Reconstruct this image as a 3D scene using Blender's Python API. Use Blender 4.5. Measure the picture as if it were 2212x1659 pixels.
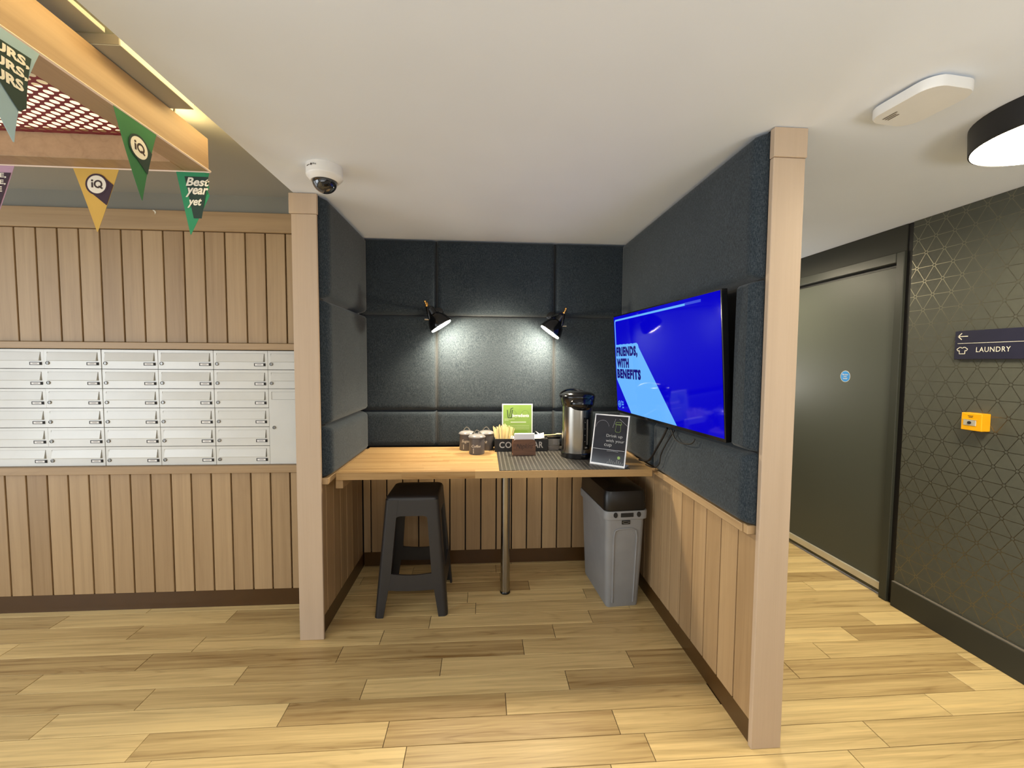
import bpy, bmesh, math, random
from mathutils import Vector, Matrix
random.seed(7)
S = bpy.context.scene
C = S.collection
for o in list(bpy.data.objects): bpy.data.objects.remove(o)

# ------------------------------------------------------------------ camera
cd = bpy.data.cameras.new('camera'); cam = bpy.data.objects.new('camera', cd); C.objects.link(cam)
cd.sensor_fit = 'HORIZONTAL'; cd.sensor_width = 36.0; cd.lens = 900.27 / 2212 * 36.0
cd.clip_start = 0.02; cd.clip_end = 60
cr = Vector((0.99764706, -0.06825424, 0.00645731)); cu_ = Vector((-0.00280769, 0.05343229, 0.99856753)); cf = Vector((0.0685015, 0.99623609, -0.05311493))
cam.matrix_world = Matrix(((cr.x, cu_.x, -cf.x, 0), (cr.y, cu_.y, -cf.y, 0), (cr.z, cu_.z, -cf.z, 1.5), (0, 0, 0, 1)))
S.camera = cam
# ------------------------------------------------------------------ world, exposure, large lights
w = bpy.data.worlds.new('world'); S.world = w; w.use_nodes = True
w.node_tree.nodes['Background'].inputs[0].default_value = (0.92, 0.96, 1.0, 1)
w.node_tree.nodes['Background'].inputs[1].default_value = 1.9
S.view_settings.view_transform = 'Standard'; S.view_settings.look = 'None'
S.view_settings.exposure = 0.07; S.view_settings.gamma = 1.0; S.view_settings.use_curve_mapping = False
def area(name, loc, rot, sx, sy, power, col):
    l = bpy.data.lights.new(name, 'AREA'); l.shape = 'RECTANGLE'; l.size = sx; l.size_y = sy; l.energy = power; l.color = col
    o = bpy.data.objects.new(name, l); C.objects.link(o); o.location = loc; o.rotation_euler = rot; return o
area('lobby_light', (0.2, -1.3, 2.34), (0, 0, 0), 1.6, 0.5, 24, (1, .95, .88))
area('lobby_light', (-2.4, -0.6, 2.44), (0, 0, 0), 1.4, 0.4, 10, (1, .95, .88))
area('window_and_fill', (-0.4, -3.1, 1.72), (math.radians(90), 0, 0), 6.5, 1.1, 10, (.90, .95, 1))  # added frontal fill for the nook; no window in the wall behind it
area('added_ceiling_fill', (-0.6, -1.5, 1.15), (math.radians(165), 0, 0), 2.6, 1.0, 27, (.90, .95, 1))  # added upward fill without a fitting, lifts the ceiling brightness
area('added_ceiling_fill', (1.75, -0.7, 1.15), (math.radians(138), 0, 0), .9, .5, 18, (1, .97, .92))  # another added fill, brightens the ceiling on the corridor side
area('added_corridor_fill', (2.0, 4.3, 1.3), (math.radians(212), 0, 0), .5, .5, 12, (1, .96, .88))  # unseen fill added to brighten the corridor ceiling, no real fitting
area('window_and_fill', (-4.5, -0.6, 1.5), (0, math.radians(-90), 0), 1.9, 2.6, 64, (.82, .92, 1))

# ------------------------------------------------------------------ helpers
def lin(c):
    f = lambda v: (v / 12.92 if v <= .04045 else ((v + .055) / 1.055) ** 2.4)
    return tuple(f(x / 255) for x in c) + (1.0,)
class NT:
    def __init__(s, name):
        m = bpy.data.materials.new(name); m.use_nodes = True; s.m = m; s.t = m.node_tree
        s.b = s.t.nodes['Principled BSDF']
    def n(s, typ, **kw):
        nd = s.t.nodes.new(typ)
        for k, v in kw.items(): setattr(nd, k, v)
        return nd
    def l(s, a, b): s.t.links.new(a, b)
    def mth(s, op, a, b=None, c=None):
        nd = s.n('ShaderNodeMath', operation=op)
        for i, x in enumerate((a, b, c)):
            if x is None: continue
            if isinstance(x, (int, float)): nd.inputs[i].default_value = x
            else: s.l(x, nd.inputs[i])
        return nd.outputs[0]
    def mix(s, fac, a, b):
        nd = s.n('ShaderNodeMix', data_type='RGBA')
        for i, x in ((0, fac), (6, a), (7, b)):
            if isinstance(x, (tuple, int, float)): nd.inputs[i].default_value = x
            else: s.l(x, nd.inputs[i])
        return nd.outputs[2]
    def noise(s, vec, scale, detail=3, rough=.55, dist=0):
        nd = s.n('ShaderNodeTexNoise'); nd.inputs['Scale'].default_value = scale; nd.inputs['Detail'].default_value = detail
        nd.inputs['Roughness'].default_value = rough; nd.inputs['Distortion'].default_value = dist; s.l(vec, nd.inputs['Vector']); return nd.outputs[0]
    def ramp(s, fac, p0, p1):
        nd = s.n('ShaderNodeMapRange'); nd.inputs[1].default_value = p0; nd.inputs[2].default_value = p1; s.l(fac, nd.inputs[0]); return nd.outputs[0]
    def pos(s, scale=(1, 1, 1), rnd=0):
        g = s.n('ShaderNodeNewGeometry'); v = g.outputs['Position']
        mp = s.n('ShaderNodeMapping'); mp.inputs['Scale'].default_value = scale; s.l(v, mp.inputs['Vector'])
        if rnd:
            oi = s.n('ShaderNodeObjectInfo'); cx = s.n('ShaderNodeCombineXYZ')
            r = s.mth('MULTIPLY', oi.outputs['Random'], rnd)
            for i in range(3): s.l(r, cx.inputs[i])
            s.l(cx.outputs[0], mp.inputs['Location'])
        return mp.outputs[0]
    def bump(s, h, strength, dist=.002):
        b = s.n('ShaderNodeBump'); b.inputs['Strength'].default_value = strength; b.inputs['Distance'].default_value = dist
        s.l(h, b.inputs['Height']); s.l(b.outputs[0], s.b.inputs['Normal'])
def plain(name, col, rough=.5, metal=0, spec=.5, emit=None, es=0, coat=0, var=.06, alpha=1, trans=0):
    m = NT(name); b = m.b
    c = lin(col) if max(col) > 1.001 else tuple(col) + (1.0,)
    if var:
        nz = m.noise(m.pos((1, 1, 1)), 9, 3)
        k = m.ramp(nz, .3, .7)
        m.l(m.mix(k, tuple(x * (1 - var) for x in c[:3]) + (1,), tuple(min(1, x * (1 + var)) for x in c[:3]) + (1,)), b.inputs['Base Color'])
    else: b.inputs['Base Color'].default_value = c
    b.inputs['Roughness'].default_value = rough; b.inputs['Metallic'].default_value = metal
    b.inputs['Specular IOR Level'].default_value = spec; b.inputs['Coat Weight'].default_value = coat; b.inputs['Coat Roughness'].default_value = .05
    if emit: b.inputs['Emission Color'].default_value = lin(emit); b.inputs['Emission Strength'].default_value = es
    b.inputs['Transmission Weight'].default_value = trans
    return m.m
def wood(name, light, dark, axis, scale=1.0, rough=.45, contrast=.5, tone=True, rnd=40, spec=.4, cath=.5):
    """grain running along axis (0,1,2); the object colour's red channel shifts each board from light to dark"""
    m = NT(name)
    sc = [26 * scale] * 3; sc[axis] = .9 * scale
    v = m.pos(tuple(sc), rnd)
    n1 = m.noise(v, 1.0, 5, .6, .6)
    sc2 = [110 * scale] * 3; sc2[axis] = 3 * scale
    n2 = m.noise(m.pos(tuple(sc2), rnd), 1.0, 3, .6)
    sc3 = [7 * scale] * 3; sc3[axis] = .7 * scale
    n3 = m.noise(m.pos(tuple(sc3), rnd), 1.0, 2, .5, .4)
    rings = m.mth('FRACT', m.mth('MULTIPLY', n3, 13.0))
    rings = m.mth('ABSOLUTE', m.mth('SUBTRACT', rings, .5))
    f = m.mth('ADD', m.mth('MULTIPLY', m.ramp(n1, .3, .72), contrast), m.mth('MULTIPLY', m.ramp(n2, .35, .75), contrast * .45))
    f = m.mth('ADD', f, m.mth('MULTIPLY', m.mth('MULTIPLY', m.ramp(rings, .32, .5), m.ramp(n1, .35, .6)), cath * contrast))
    if tone:
        oi = m.n('ShaderNodeObjectInfo'); sp = m.n('ShaderNodeSeparateColor'); m.l(oi.outputs['Color'], sp.inputs[0])
        f = m.mth('ADD', f, m.mth('SUBTRACT', sp.outputs[0], .5))
    else: f = m.mth('ADD', f, -.1)
    cl = m.n('ShaderNodeClamp'); m.l(f, cl.inputs[0])
    m.l(m.mix(cl.outputs[0], lin(light), lin(dark)), m.b.inputs['Base Color'])
    m.b.inputs['Roughness'].default_value = rough; m.b.inputs['Specular IOR Level'].default_value = spec
    m.bump(n2, .06, .001)
    return m.m
def fabric():
    m = NT('charcoal_woven_fabric')
    a = m.noise(m.pos((560, 560, 90)), 1, 2, .7); b = m.noise(m.pos((90, 90, 700)), 1, 2, .7); c = m.noise(m.pos((6, 6, 6)), 1, 2)
    f = m.mth('ADD', m.mth('MULTIPLY', m.ramp(a, .42, .78), .66), m.mth('MULTIPLY', m.ramp(b, .4, .75), .3))
    f = m.mth('ADD', f, m.mth('MULTIPLY', m.mth('SUBTRACT', c, .5), .15))
    m.l(m.mix(f, (.010, .0165, .024, 1), (.088, .108, .124, 1)), m.b.inputs['Base Color'])
    m.b.inputs['Roughness'].default_value = .9; m.b.inputs['Specular IOR Level'].default_value = .15
    m.b.inputs['Sheen Weight'].default_value = .15; m.b.inputs['Sheen Roughness'].default_value = .5
    m.bump(a, .12, .0008)
    return m.m
def paint(name, col, rough=.7, bumpy=.05):
    m = NT(name); c = lin(col)
    n = m.noise(m.pos((1, 1, 1)), 1.7, 2); f = m.ramp(n, .3, .7)
    m.l(m.mix(f, tuple(x * .96 for x in c[:3]) + (1,), c), m.b.inputs['Base Color'])
    m.b.inputs['Roughness'].default_value = rough; m.b.inputs['Specular IOR Level'].default_value = .3
    if bumpy: m.bump(m.noise(m.pos((1, 1, 1)), 260, 2), bumpy, .001)
    return m.m
def wallpaper():
    """dark paper with a printed triangular lattice in a bronze metallic ink"""
    m = NT('dark_lattice_wallpaper'); g = m.n('ShaderNodeNewGeometry'); sp = m.n('ShaderNodeSeparateXYZ'); m.l(g.outputs['Position'], sp.inputs[0])
    y, z = sp.outputs[1], sp.outputs[2]; s = .08270; p = .0955
    dy = m.mth('SUBTRACT', y, 2.1375); dz = m.mth('SUBTRACT', z, 2.0658)
    def dist(e):
        q = m.mth('DIVIDE', e, s); q = m.mth('ADD', q, 100.5); q = m.mth('FRACT', q); return m.mth('MULTIPLY', m.mth('ABSOLUTE', m.mth('SUBTRACT', q, .5)), s)
    d0 = dist(dz)
    d1 = dist(m.mth('ADD', m.mth('MULTIPLY', dy, .8660), m.mth('MULTIPLY', dz, .5)))
    d2 = dist(m.mth('SUBTRACT', m.mth('MULTIPLY', dy, .8660), m.mth('MULTIPLY', dz, .5)))
    mn = m.mth('MINIMUM', d0, m.mth('MINIMUM', d1, d2)); mx = m.mth('MAXIMUM', d0, m.mth('MAXIMUM', d1, d2))
    line = m.mth('MULTIPLY', m.mth('LESS_THAN', mn, .0016), m.mth('GREATER_THAN', mx, .0085))
    ring = m.mth('MULTIPLY', m.mth('LESS_THAN', mx, .0095), m.mth('GREATER_THAN', mx, .0062))
    k = m.mth('MAXIMUM', line, ring)
    nz = m.noise(m.pos((1, 1, 1)), 60, 2)
    base = m.mix(nz, (.078, .080, .062, 1), (.098, .100, .078, 1))
    m.l(m.mix(k, base, (.27, .255, .19, 1)), m.b.inputs['Base Color'])
    m.l(k, m.b.inputs['Metallic'])
    m.l(m.mth('ADD', .55, m.mth('MULTIPLY', k, -.18)), m.b.inputs['Roughness'])
    m.b.inputs['Specular IOR Level'].default_value = .3
    return m.m
M = {}
M['ceil'] = paint('white_ceiling_paint', (230, 237, 247), .8)
M['ceil2'] = paint('grey_upper_ceiling_paint', (168, 166, 156), .8)
M['greywall'] = paint('grey_wall_paint', (138, 136, 126), .7)
M['lobbywall'] = paint('pale_lobby_wall_paint', (196, 198, 200), .7)
M['blackwall'] = paint('charcoal_wall_paint', (58, 58, 50), .55)
M['core'] = plain('black_cavity_board', (22, 20, 18), .8)
M['oakfloor'] = wood('pale_oak_vinyl_plank', (232, 204, 144), (132, 99, 54), 0, 1.0, .38, .5, spec=.45, cath=.35)
M['floorbase'] = plain('floor_screed', (44, 28, 14), .8)
M['maple'] = wood('maple_cladding_plank', (180, 151, 113), (132, 103, 70), 2, .8, .45, .34, cath=.25)
M['maplex'] = wood('maple_board_lengthwise', (180, 151, 113), (132, 103, 70), 0, .8, .45, .34, cath=.25)
M['mapley'] = wood('maple_board_depthwise', (180, 151, 113), (132, 103, 70), 1, .8, .45, .34, cath=.25)
M['post'] = wood('pale_limed_post_veneer', (192, 170, 146), (168, 145, 121), 2, 1.0, .5, .3, tone=False, cath=.1)
M['butcher'] = wood('butcher_block_stave', (178, 146, 100), (138, 103, 60), 0, 1.3, .35, .5, cath=.5)
M['canopywood'] = wood('canopy_oak_veneer', (168, 138, 104), (132, 104, 74), 1, .8, .45, .4, tone=False)
M['brownskirt'] = plain('brown_skirting_board', (74, 49, 21), .3)
M['fabric'] = fabric()
M['wallpaper'] = wallpaper()
M['white'] = plain('white_powder_coat', (216, 215, 209), .2, var=.02)
M['whitep'] = plain('white_plastic', (230, 230, 228), .35, var=.02)
M['cavityd'] = plain('dark_gap', (30, 28, 26), .8)
M['steel'] = plain('brushed_steel', (158, 153, 144), .22, 1, var=.05)
M['lock'] = plain('steel_lock_cylinder', (140, 138, 134), .3, 1)
M['black'] = plain('black_gloss_plastic', (14, 14, 15), .15)
M['blackm'] = plain('black_matt_plastic', (24, 22, 22), .5)
M['lidblack'] = plain('satin_black_plastic', (15, 15, 15), .38)
M['stoolp'] = plain('dark_grey_moulded_plastic', (42, 40, 40), .45)
M['binp'] = plain('grey_bin_plastic', (138, 139, 140), .5)
M['brass'] = plain('brass', (226, 170, 90), .2, 1)
M['darkdoor'] = paint('dark_grey_green_door_paint', (82, 85, 77), .45, .02)
M['frame'] = paint('dark_grey_frame_paint', (62, 64, 56), .4, .02)
M['alu'] = plain('pale_aluminium', (214, 208, 190), .35, .3)
M['navy'] = plain('navy_sign_enamel', (38, 38, 58), .4)
M['cream'] = plain('cream_lettering', (232, 226, 208), .5, var=0)
M['yellow'] = plain('yellow_plastic', (250, 180, 20), .35)
M['paper'] = plain('white_paper', (236, 233, 230), .7, var=.02)
M['greyenamel'] = plain('grey_enamel', (86, 83, 84), .3)
M['greylid'] = plain('pale_grey_enamel', (122, 120, 120), .22)
M['silverlet'] = plain('silver_lettering', (190, 184, 178), .4, var=0)
M['chalkboard'] = plain('black_painted_wood', (26, 24, 24), .6)
M['walnut'] = wood('walnut_veneer', (122, 84, 58), (74, 48, 34), 0, 2, .5, .6, tone=False)
M['darkink'] = plain('dark_brown_ink', (48, 30, 22), .6, var=0)
M['birch'] = wood('birch_stirrer_wood', (246, 226, 170), (214, 184, 124), 2, 3, .6, .4, tone=False)
M['lime'] = plain('lime_green_print', (120, 150, 66), .35)
M['darkgreenink'] = plain('dark_green_ink', (36, 56, 34), .5, var=0)
M['olive'] = plain('olive_print', (112, 146, 48), .4, var=0)
M['slate'] = plain('slate_print', (26, 28, 38), .12, coat=.4)
M['greyink'] = plain('grey_ink', (150, 152, 150), .4, var=0)
M['acryl'] = plain('acrylic_edge', (214, 216, 220), .15, var=0)
M['matw'] = NT('woven_placemat').m
g = NT('black_ribbed_placemat'); a1 = g.noise(g.pos((30, 4, 30)), 4, 2)
def stripes(m, e, period):
    q = m.mth('FRACT', m.mth('DIVIDE', e, period)); return m.mth('ABSOLUTE', m.mth('SUBTRACT', q, .5))
sp_ = g.n('ShaderNodeSeparateXYZ'); gg = g.n('ShaderNodeNewGeometry'); g.l(gg.outputs['Position'], sp_.inputs[0])
stx = stripes(g, g.mth('ADD', sp_.outputs[0], 9), .024); sty = stripes(g, g.mth('ADD', sp_.outputs[1], 9), .016)
rib = g.mth('MULTIPLY', g.mth('LESS_THAN', stx, .16), g.mth('LESS_THAN', sty, .34))
g.l(g.mix(rib, (.024, .022, .019, 1), (.105, .098, .086, 1)), g.b.inputs['Base Color']); g.b.inputs['Roughness'].default_value = .45
g.bump(rib, .5, .001); M['mat'] = g.m
M['screenblue'] = plain('screen_blue', (2, 2, 8), .06, spec=.10, emit=(4, 0, 196), es=1.0, var=0)
M['screenlight'] = plain('screen_light_blue', (2, 2, 8), .06, spec=.10, emit=(104, 178, 250), es=1.0, var=0)
M['screenmid'] = plain('screen_mid_blue', (2, 2, 8), .06, spec=.10, emit=(60, 80, 214), es=1.0, var=0)
M['screennavy'] = plain('screen_navy', (2, 2, 8), .06, spec=.10, emit=(16, 2, 112), es=1.0, var=0)
M['lamp'] = plain('warm_lamp_diffuser', (255, 250, 235), .5, emit=(255, 238, 206), es=370, var=0)
M['ceillamp'] = plain('opal_lamp_diffuser', (255, 250, 235), .5, emit=(255, 240, 208), es=52, var=0)
M['led'] = plain('cove_led', (255, 250, 235), .5, emit=(255, 226, 160), es=16, var=0)
M['tube'] = plain('canopy_light_diffuser', (255, 250, 235), .5, emit=(255, 226, 184), es=1.3, var=0)
M['redmesh'] = plain('dark_red_perforated_metal', (120, 20, 34), .45)
gl = NT('smoked_glass'); gl.b.inputs['Base Color'].default_value = (.02, .02, .02, 1); gl.b.inputs['Roughness'].default_value = .03; gl.b.inputs['Coat Weight'].default_value = 1; M['smoke'] = gl.m
cl_ = NT('clear_plastic'); cl_.b.inputs['Base Color'].default_value = (.75, .70, .66, 1); cl_.b.inputs['Roughness'].default_value = .15; cl_.b.inputs['Transmission Weight'].default_value = .75; M['clear'] = cl_.m
M['flagblue'] = plain('pale_blue_bunting', (150, 176, 186), .8); M['flaggreen'] = plain('green_bunting', (50, 112, 66), .8)
M['flagmint'] = plain('emerald_bunting', (44, 136, 92), .8); M['flagyellow'] = plain('yellow_bunting', (206, 166, 76), .8)
M['flagpink'] = plain('lilac_bunting', (186, 150, 170), .8); M['bandgreen'] = plain('dark_green_band', (34, 56, 48), .8, var=0)
M['bandplum'] = plain('dark_plum_band', (58, 38, 50), .8, var=0); M['cord'] = plain('white_bunting_tape', (226, 206, 190), .8, var=0)
M['stickblue'] = plain('blue_sticker', (40, 140, 220), .4, var=0)
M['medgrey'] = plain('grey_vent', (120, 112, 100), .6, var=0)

def link(o, parent=None):
    C.objects.link(o)
    if parent is not None: o.parent = parent
    return o
def obj(name, bm, mat, parent=None, smooth=False, tone=None, mats=None):
    me = bpy.data.meshes.new(name)
    if isinstance(bm, bmesh.types.BMesh):
        bmesh.ops.recalc_face_normals(bm, faces=bm.faces[:]); bm.to_mesh(me); bm.free()
    else: me.from_pydata(bm[0], [], bm[1]); me.update()
    for m_ in (mats or [mat]): me.materials.append(m_)
    if smooth:
        for p in me.polygons: p.use_smooth = True
        try: me.set_sharp_from_angle(angle=math.radians(38))
        except Exception: pass
    o = bpy.data.objects.new(name, me)
    if tone is not None: o.color = (tone, tone, tone, 1)
    return link(o, parent)
def thing(name, label, cat, loc=(0, 0, 0), rz=0, group=None):
    o = bpy.data.objects.new(name, None); o.empty_display_size = .05; o.location = loc; o.rotation_euler = (0, 0, rz); link(o)
    o['label'] = label; o['category'] = cat
    if group: o['group'] = group
    return o
def tag(o, label, cat, group=None):
    o['label'] = label; o['category'] = cat
    if group: o['group'] = group
    return o
def struct(o, label=None):
    o['kind'] = 'structure'
    if label: o['label'] = label
    return o
def B(): return bmesh.new()
def bx(bm, x0, x1, y0, y1, z0, z1, bev=0, seg=2, mi=0):
    r = bmesh.ops.create_cube(bm, size=1); vs = r['verts']
    for v in vs: v.co = Vector(((x0 + x1) / 2 + v.co.x * (x1 - x0), (y0 + y1) / 2 + v.co.y * (y1 - y0), (z0 + z1) / 2 + v.co.z * (z1 - z0)))
    fs = set(f for v in vs for f in v.link_faces)
    for f in fs: f.material_index = mi
    if bev:
        es = list(set(e for v in vs for e in v.link_edges))
        bmesh.ops.bevel(bm, geom=es, offset=bev, segments=seg, affect='EDGES', profile=.5)
    return bm
def box(*a, **k): return bx(B(), *a, **k)
def lathe(bm, prof, n=24, c=(0, 0, 0), Mx=None, mi=0):
    rings = []
    for r, z in prof:
        ring = []
        for i in range(n):
            t = 2 * math.pi * i / n; p = Vector((r * math.cos(t), r * math.sin(t), z))
            if Mx: p = Mx @ p
            ring.append(bm.verts.new(p + Vector(c)))
        rings.append(ring)
    for a, b in zip(rings, rings[1:]):
        for i in range(n):
            f = bm.faces.new((a[i], a[(i + 1) % n], b[(i + 1) % n], b[i])); f.material_index = mi
    for ring in (rings[0], rings[-1]):
        f = bm.faces.new(ring); f.material_index = mi
    return bm
def tube(bm, pts, r, n=8):
    pts = [Vector(p) for p in pts]; rings = []
    rr = r if isinstance(r, (list, tuple)) else [r] * len(pts)
    up = None
    for i, p in enumerate(pts):
        d = (pts[min(i + 1, len(pts) - 1)] - pts[max(i - 1, 0)]).normalized()
        if up is None: up = Vector((0, 0, 1)) if abs(d.z) < .9 else Vector((1, 0, 0))
        a = d.cross(up).normalized(); b = a.cross(d).normalized(); up = b
        rings.append([bm.verts.new(p + (a * math.cos(2 * math.pi * k / n) + b * math.sin(2 * math.pi * k / n)) * rr[i]) for k in range(n)])
    for a, b in zip(rings, rings[1:]):
        for i in range(n): bm.faces.new((a[i], a[(i + 1) % n], b[(i + 1) % n], b[i]))
    bm.faces.new(rings[0]); bm.faces.new(rings[-1]); return bm
def prism(bm, poly, f, d0, d1, mi=0):
    """extrude a 2-D polygon: f(u,v,d) -> 3-D"""
    a = [bm.verts.new(f(u, v, d0)) for u, v in poly]; b = [bm.verts.new(f(u, v, d1)) for u, v in poly]
    fs = [bm.faces.new(a), bm.faces.new(b)]
    for i in range(len(poly)): fs.append(bm.faces.new((a[i], a[(i + 1) % len(poly)], b[(i + 1) % len(poly)], b[i])))
    for q in fs: q.material_index = mi
    return bm
def rrect(w, h, r, n=4, cx=0, cy=0):
    out = []
    for sx, sy, a0 in ((1, 1, 0), (-1, 1, 90), (-1, -1, 180), (1, -1, 270)):
        for i in range(n + 1):
            t = math.radians(a0 + 90 * i / n); out.append((cx + sx * (w / 2 - r) + r * math.cos(t), cy + sy * (h / 2 - r) + r * math.sin(t)))
    return out
def loft(bm, sections, cap=True):
    rings = [[bm.verts.new(p) for p in s] for s in sections]; n = len(rings[0])
    for a, b in zip(rings, rings[1:]):
        for i in range(n): bm.faces.new((a[i], a[(i + 1) % n], b[(i + 1) % n], b[i]))
    if cap: bm.faces.new(rings[0]); bm.faces.new(rings[-1])
    return bm
def text2d(s, w=None, h=None, bold=0.0, shear=0.0, x=0, y=0, spacing=1.0, line=1.0, keep=False, res=3):
    """text as flat triangles with its box's lower left at (x,y)"""
    cu = bpy.data.curves.new('t', 'FONT'); cu.body = s; cu.offset = bold; cu.shear = shear; cu.resolution_u = res
    cu.space_character = spacing; cu.space_line = line; cu.fill_mode = 'FRONT'
    o = bpy.data.objects.new('t', cu); C.objects.link(o)
    dg = bpy.context.evaluated_depsgraph_get(); dg.update()
    me = bpy.data.meshes.new_from_object(o.evaluated_get(dg))
    vs = [(v.co.x, v.co.y) for v in me.vertices]; fs = [tuple(p.vertices) for p in me.polygons]
    bpy.data.objects.remove(o); bpy.data.meshes.remove(me); bpy.data.curves.remove(cu)
    x0 = min(v[0] for v in vs); x1 = max(v[0] for v in vs); y0 = min(v[1] for v in vs); y1 = max(v[1] for v in vs)
    kx = w / (x1 - x0) if w else None; ky = h / (y1 - y0) if h else None
    if kx is None: kx = ky
    if ky is None: ky = kx
    return [(x + (a - x0) * kx, y + (b - y0) * ky) for a, b in vs], fs
def flat(name, parts, f, mat, parent):
    """several 2-D (verts, faces) lists mapped by f(u,v) into one mesh"""
    V = []; F = []
    for vs, fs in parts:
        n = len(V); V += [tuple(f(u, v)) for u, v in vs]; F += [tuple(i + n for i in q) for q in fs]
    return obj(name, (V, F), mat, parent)
def poly(pts): return (list(pts), [tuple(range(len(pts)))])
def disc(cx, cy, r, n=28): return poly([(cx + r * math.cos(2 * math.pi * i / n), cy + r * math.sin(2 * math.pi * i / n)) for i in range(n)])
def annulus(cx, cy, r0, r1, n=28, a0=0, a1=360):
    vs = []; fs = []
    for i in range(n + 1):
        t = math.radians(a0 + (a1 - a0) * i / n); vs += [(cx + r0 * math.cos(t), cy + r0 * math.sin(t)), (cx + r1 * math.cos(t), cy + r1 * math.sin(t))]
    for i in range(n): fs.append((2 * i, 2 * i + 1, 2 * i + 3, 2 * i + 2))
    return vs, fs
def stroke(pts, wd):
    vs = []; fs = []
    for (ax, ay), (bx_, by) in zip(pts, pts[1:]):
        L = math.hypot(bx_ - ax, by - ay) or 1e-9; nx, ny = -(by - ay) / L * wd / 2, (bx_ - ax) / L * wd / 2
        n = len(vs); vs += [(ax + nx, ay + ny), (ax - nx, ay - ny), (bx_ - nx, by - ny), (bx_ + nx, by + ny)]; fs.append((n, n + 1, n + 2, n + 3))
    return vs, fs
def rect(x0, x1, y0, y1): return poly([(x0, y0), (x1, y0), (x1, y1), (x0, y1)])

H = 2.3496; HU = 2.4566; YW = 2.572; YB = 3.034; XC = 2.556; ZT = .891
# ------------------------------------------------------------------ floor
floor = struct(obj('floor', box(-4.6, 2.75, -3.2, 6.0, -.12, -.004), M['floorbase']), 'pale oak effect plank floor')
pitch = .1203; y00 = 1.452
joints = {0: [-1.236, -.294, .654, 1.596], 1: [-1.332, -.387, .558, 2.011], 2: [-1.786, -.842, .103, 2.268], 3: [-1.488, -.544, .40, 1.512, 2.46],
          4: [-2.082, -1.146, -.204, .745, 1.772], 5: [-1.675, -.73, .214, 2.042], 6: [-2.43, -1.495, -.547, .397, 2.26],
          7: [-1.906, -.303, .636, 1.72], 8: [-2.41, -1.467, -.043, .9, 1.9], 9: [-1.99, -.096, .661, 1.33, 2.2], 10: [-.62, .31, 1.5], 11: [.121, 1.26, 2.1], 12: [-.5, .0945, 1.75],
          -1: [-1.42, -.467, .478, 1.4186], -2: [-1.7, -.76, .19, 1.1, 2.05]}
tones = {}
def row_planks(k):
    y0 = y00 + pitch * k
    xl, xr = -3.7, 2.66
    js = joints.get(k)
    if js is None:
        x = -3.4 + random.random() * .945; js = []
        while x < 2.4: js.append(x); x += .945
    js = sorted(js)
    full = list(js)
    x = js[0] - .945
    while x > xl: full.insert(0, x); x -= .945
    out = [xl] + full + [xr]
    # long gaps get the missing joints
    res = [out[0]]
    for a in out[1:]:
        while a - res[-1] > 1.55: res.append(res[-1] + .945)
        res.append(a)
    spans = [(a, b) for a, b in zip(res, res[1:]) if b - a > .03]
    return y0, spans
def clip_spans(y0, spans):
    ym = y0 + pitch / 2; out = []
    for a, b in spans:
        if ym < 1.60: segs = [(-3.7, 2.66)]
        elif ym < 2.36: segs = [(-3.7, 1.07), (1.14, 2.66)]
        elif ym < 2.68: segs = [(-3.7, -.95), (-.885, 1.07), (1.14, 2.66)]
        elif ym < 3.12: segs = [(-.885, 1.07), (1.14, 2.66)]
        else: segs = [(1.14, 2.66)]
        for s0, s1 in segs:
            u, v = max(a, s0), min(b, s1)
            if v - u > .025: out.append((u, v))
    return out
def plank_bm(bm, x0, x1, y0, y1):
    g = .0014; c = .0012
    a = [(x0 + g, y0 + g), (x1 - g, y0 + g), (x1 - g, y1 - g), (x0 + g, y1 - g)]
    b = [(x0 + g + c, y0 + g + c), (x1 - g - c, y0 + g + c), (x1 - g - c, y1 - g - c), (x0 + g + c, y1 - g - c)]
    va = [bm.verts.new((x, y, -.004)) for x, y in a]; vm = [bm.verts.new((x, y, -.0008)) for x, y in a]; vb = [bm.verts.new((x, y, 0)) for x, y in b]
    bm.faces.new(vb)
    for p, q in ((va, vm), (vm, vb)):
        for i in range(4): bm.faces.new((p[i], p[(i + 1) % 4], q[(i + 1) % 4], q[i]))
tone_hint = {(5, -.73): .78, (5, -1.675): .8, (2, -.842): .8, (1, -1.332): .6, (4, -1.146): .72, (3, -.544): .38, (6, -.547): .6, (0, -.294): .62, (3, .40): .75, (2, .103): .55,
             (4, .745): .75, (6, .397): .55, (7, .636): .7, (8, -.043): .45, (0, .654): .42, (-1, .478): .36, (1, .558): .45, (4, -.204): .45, (7, -1.906): .66, (8, -2.41): .32}
rest = B()
for k in range(-37, 29):
    y0, spans = row_planks(k)
    for a, b in clip_spans(y0, spans):
        vis = -4 <= k <= 12 or (12 < k <= 22 and a > 1.1)
        if not vis or b < -3.2:
            plank_bm(rest, a, b, y0, y0 + pitch); continue
        t = None
        for (kk, xx), tt in tone_hint.items():
            if kk == k and abs(xx - a) < .03: t = tt
        if t is None: t = random.choice((.24, .32, .4, .48, .56, .64, .74))
        bm = B(); plank_bm(bm, a, b, y0, y0 + pitch); obj('floor_plank', bm, M['oakfloor'], floor, tone=t)
o = obj('floor_planks_beyond', rest, M['oakfloor'], floor, tone=.5); o['kind'] = 'stuff'

# ------------------------------------------------------------------ ceilings
struct(obj('ceiling', box(-.965, 2.75, -3.2, 6.0, H, 2.62), M['ceil']), 'low warm white ceiling')
struct(obj('ceiling', box(-4.6, -.966, -3.2, 2.80, HU, 2.62), M['ceil2']), 'raised grey ceiling above the letterboxes')
led = obj('cove_light_strip', box(-.982, -.9665, .1, 1.92, 2.415, 2.432), M['led'])
tag(led, 'warm strip light hidden along the edge of the low ceiling', 'light')

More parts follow.
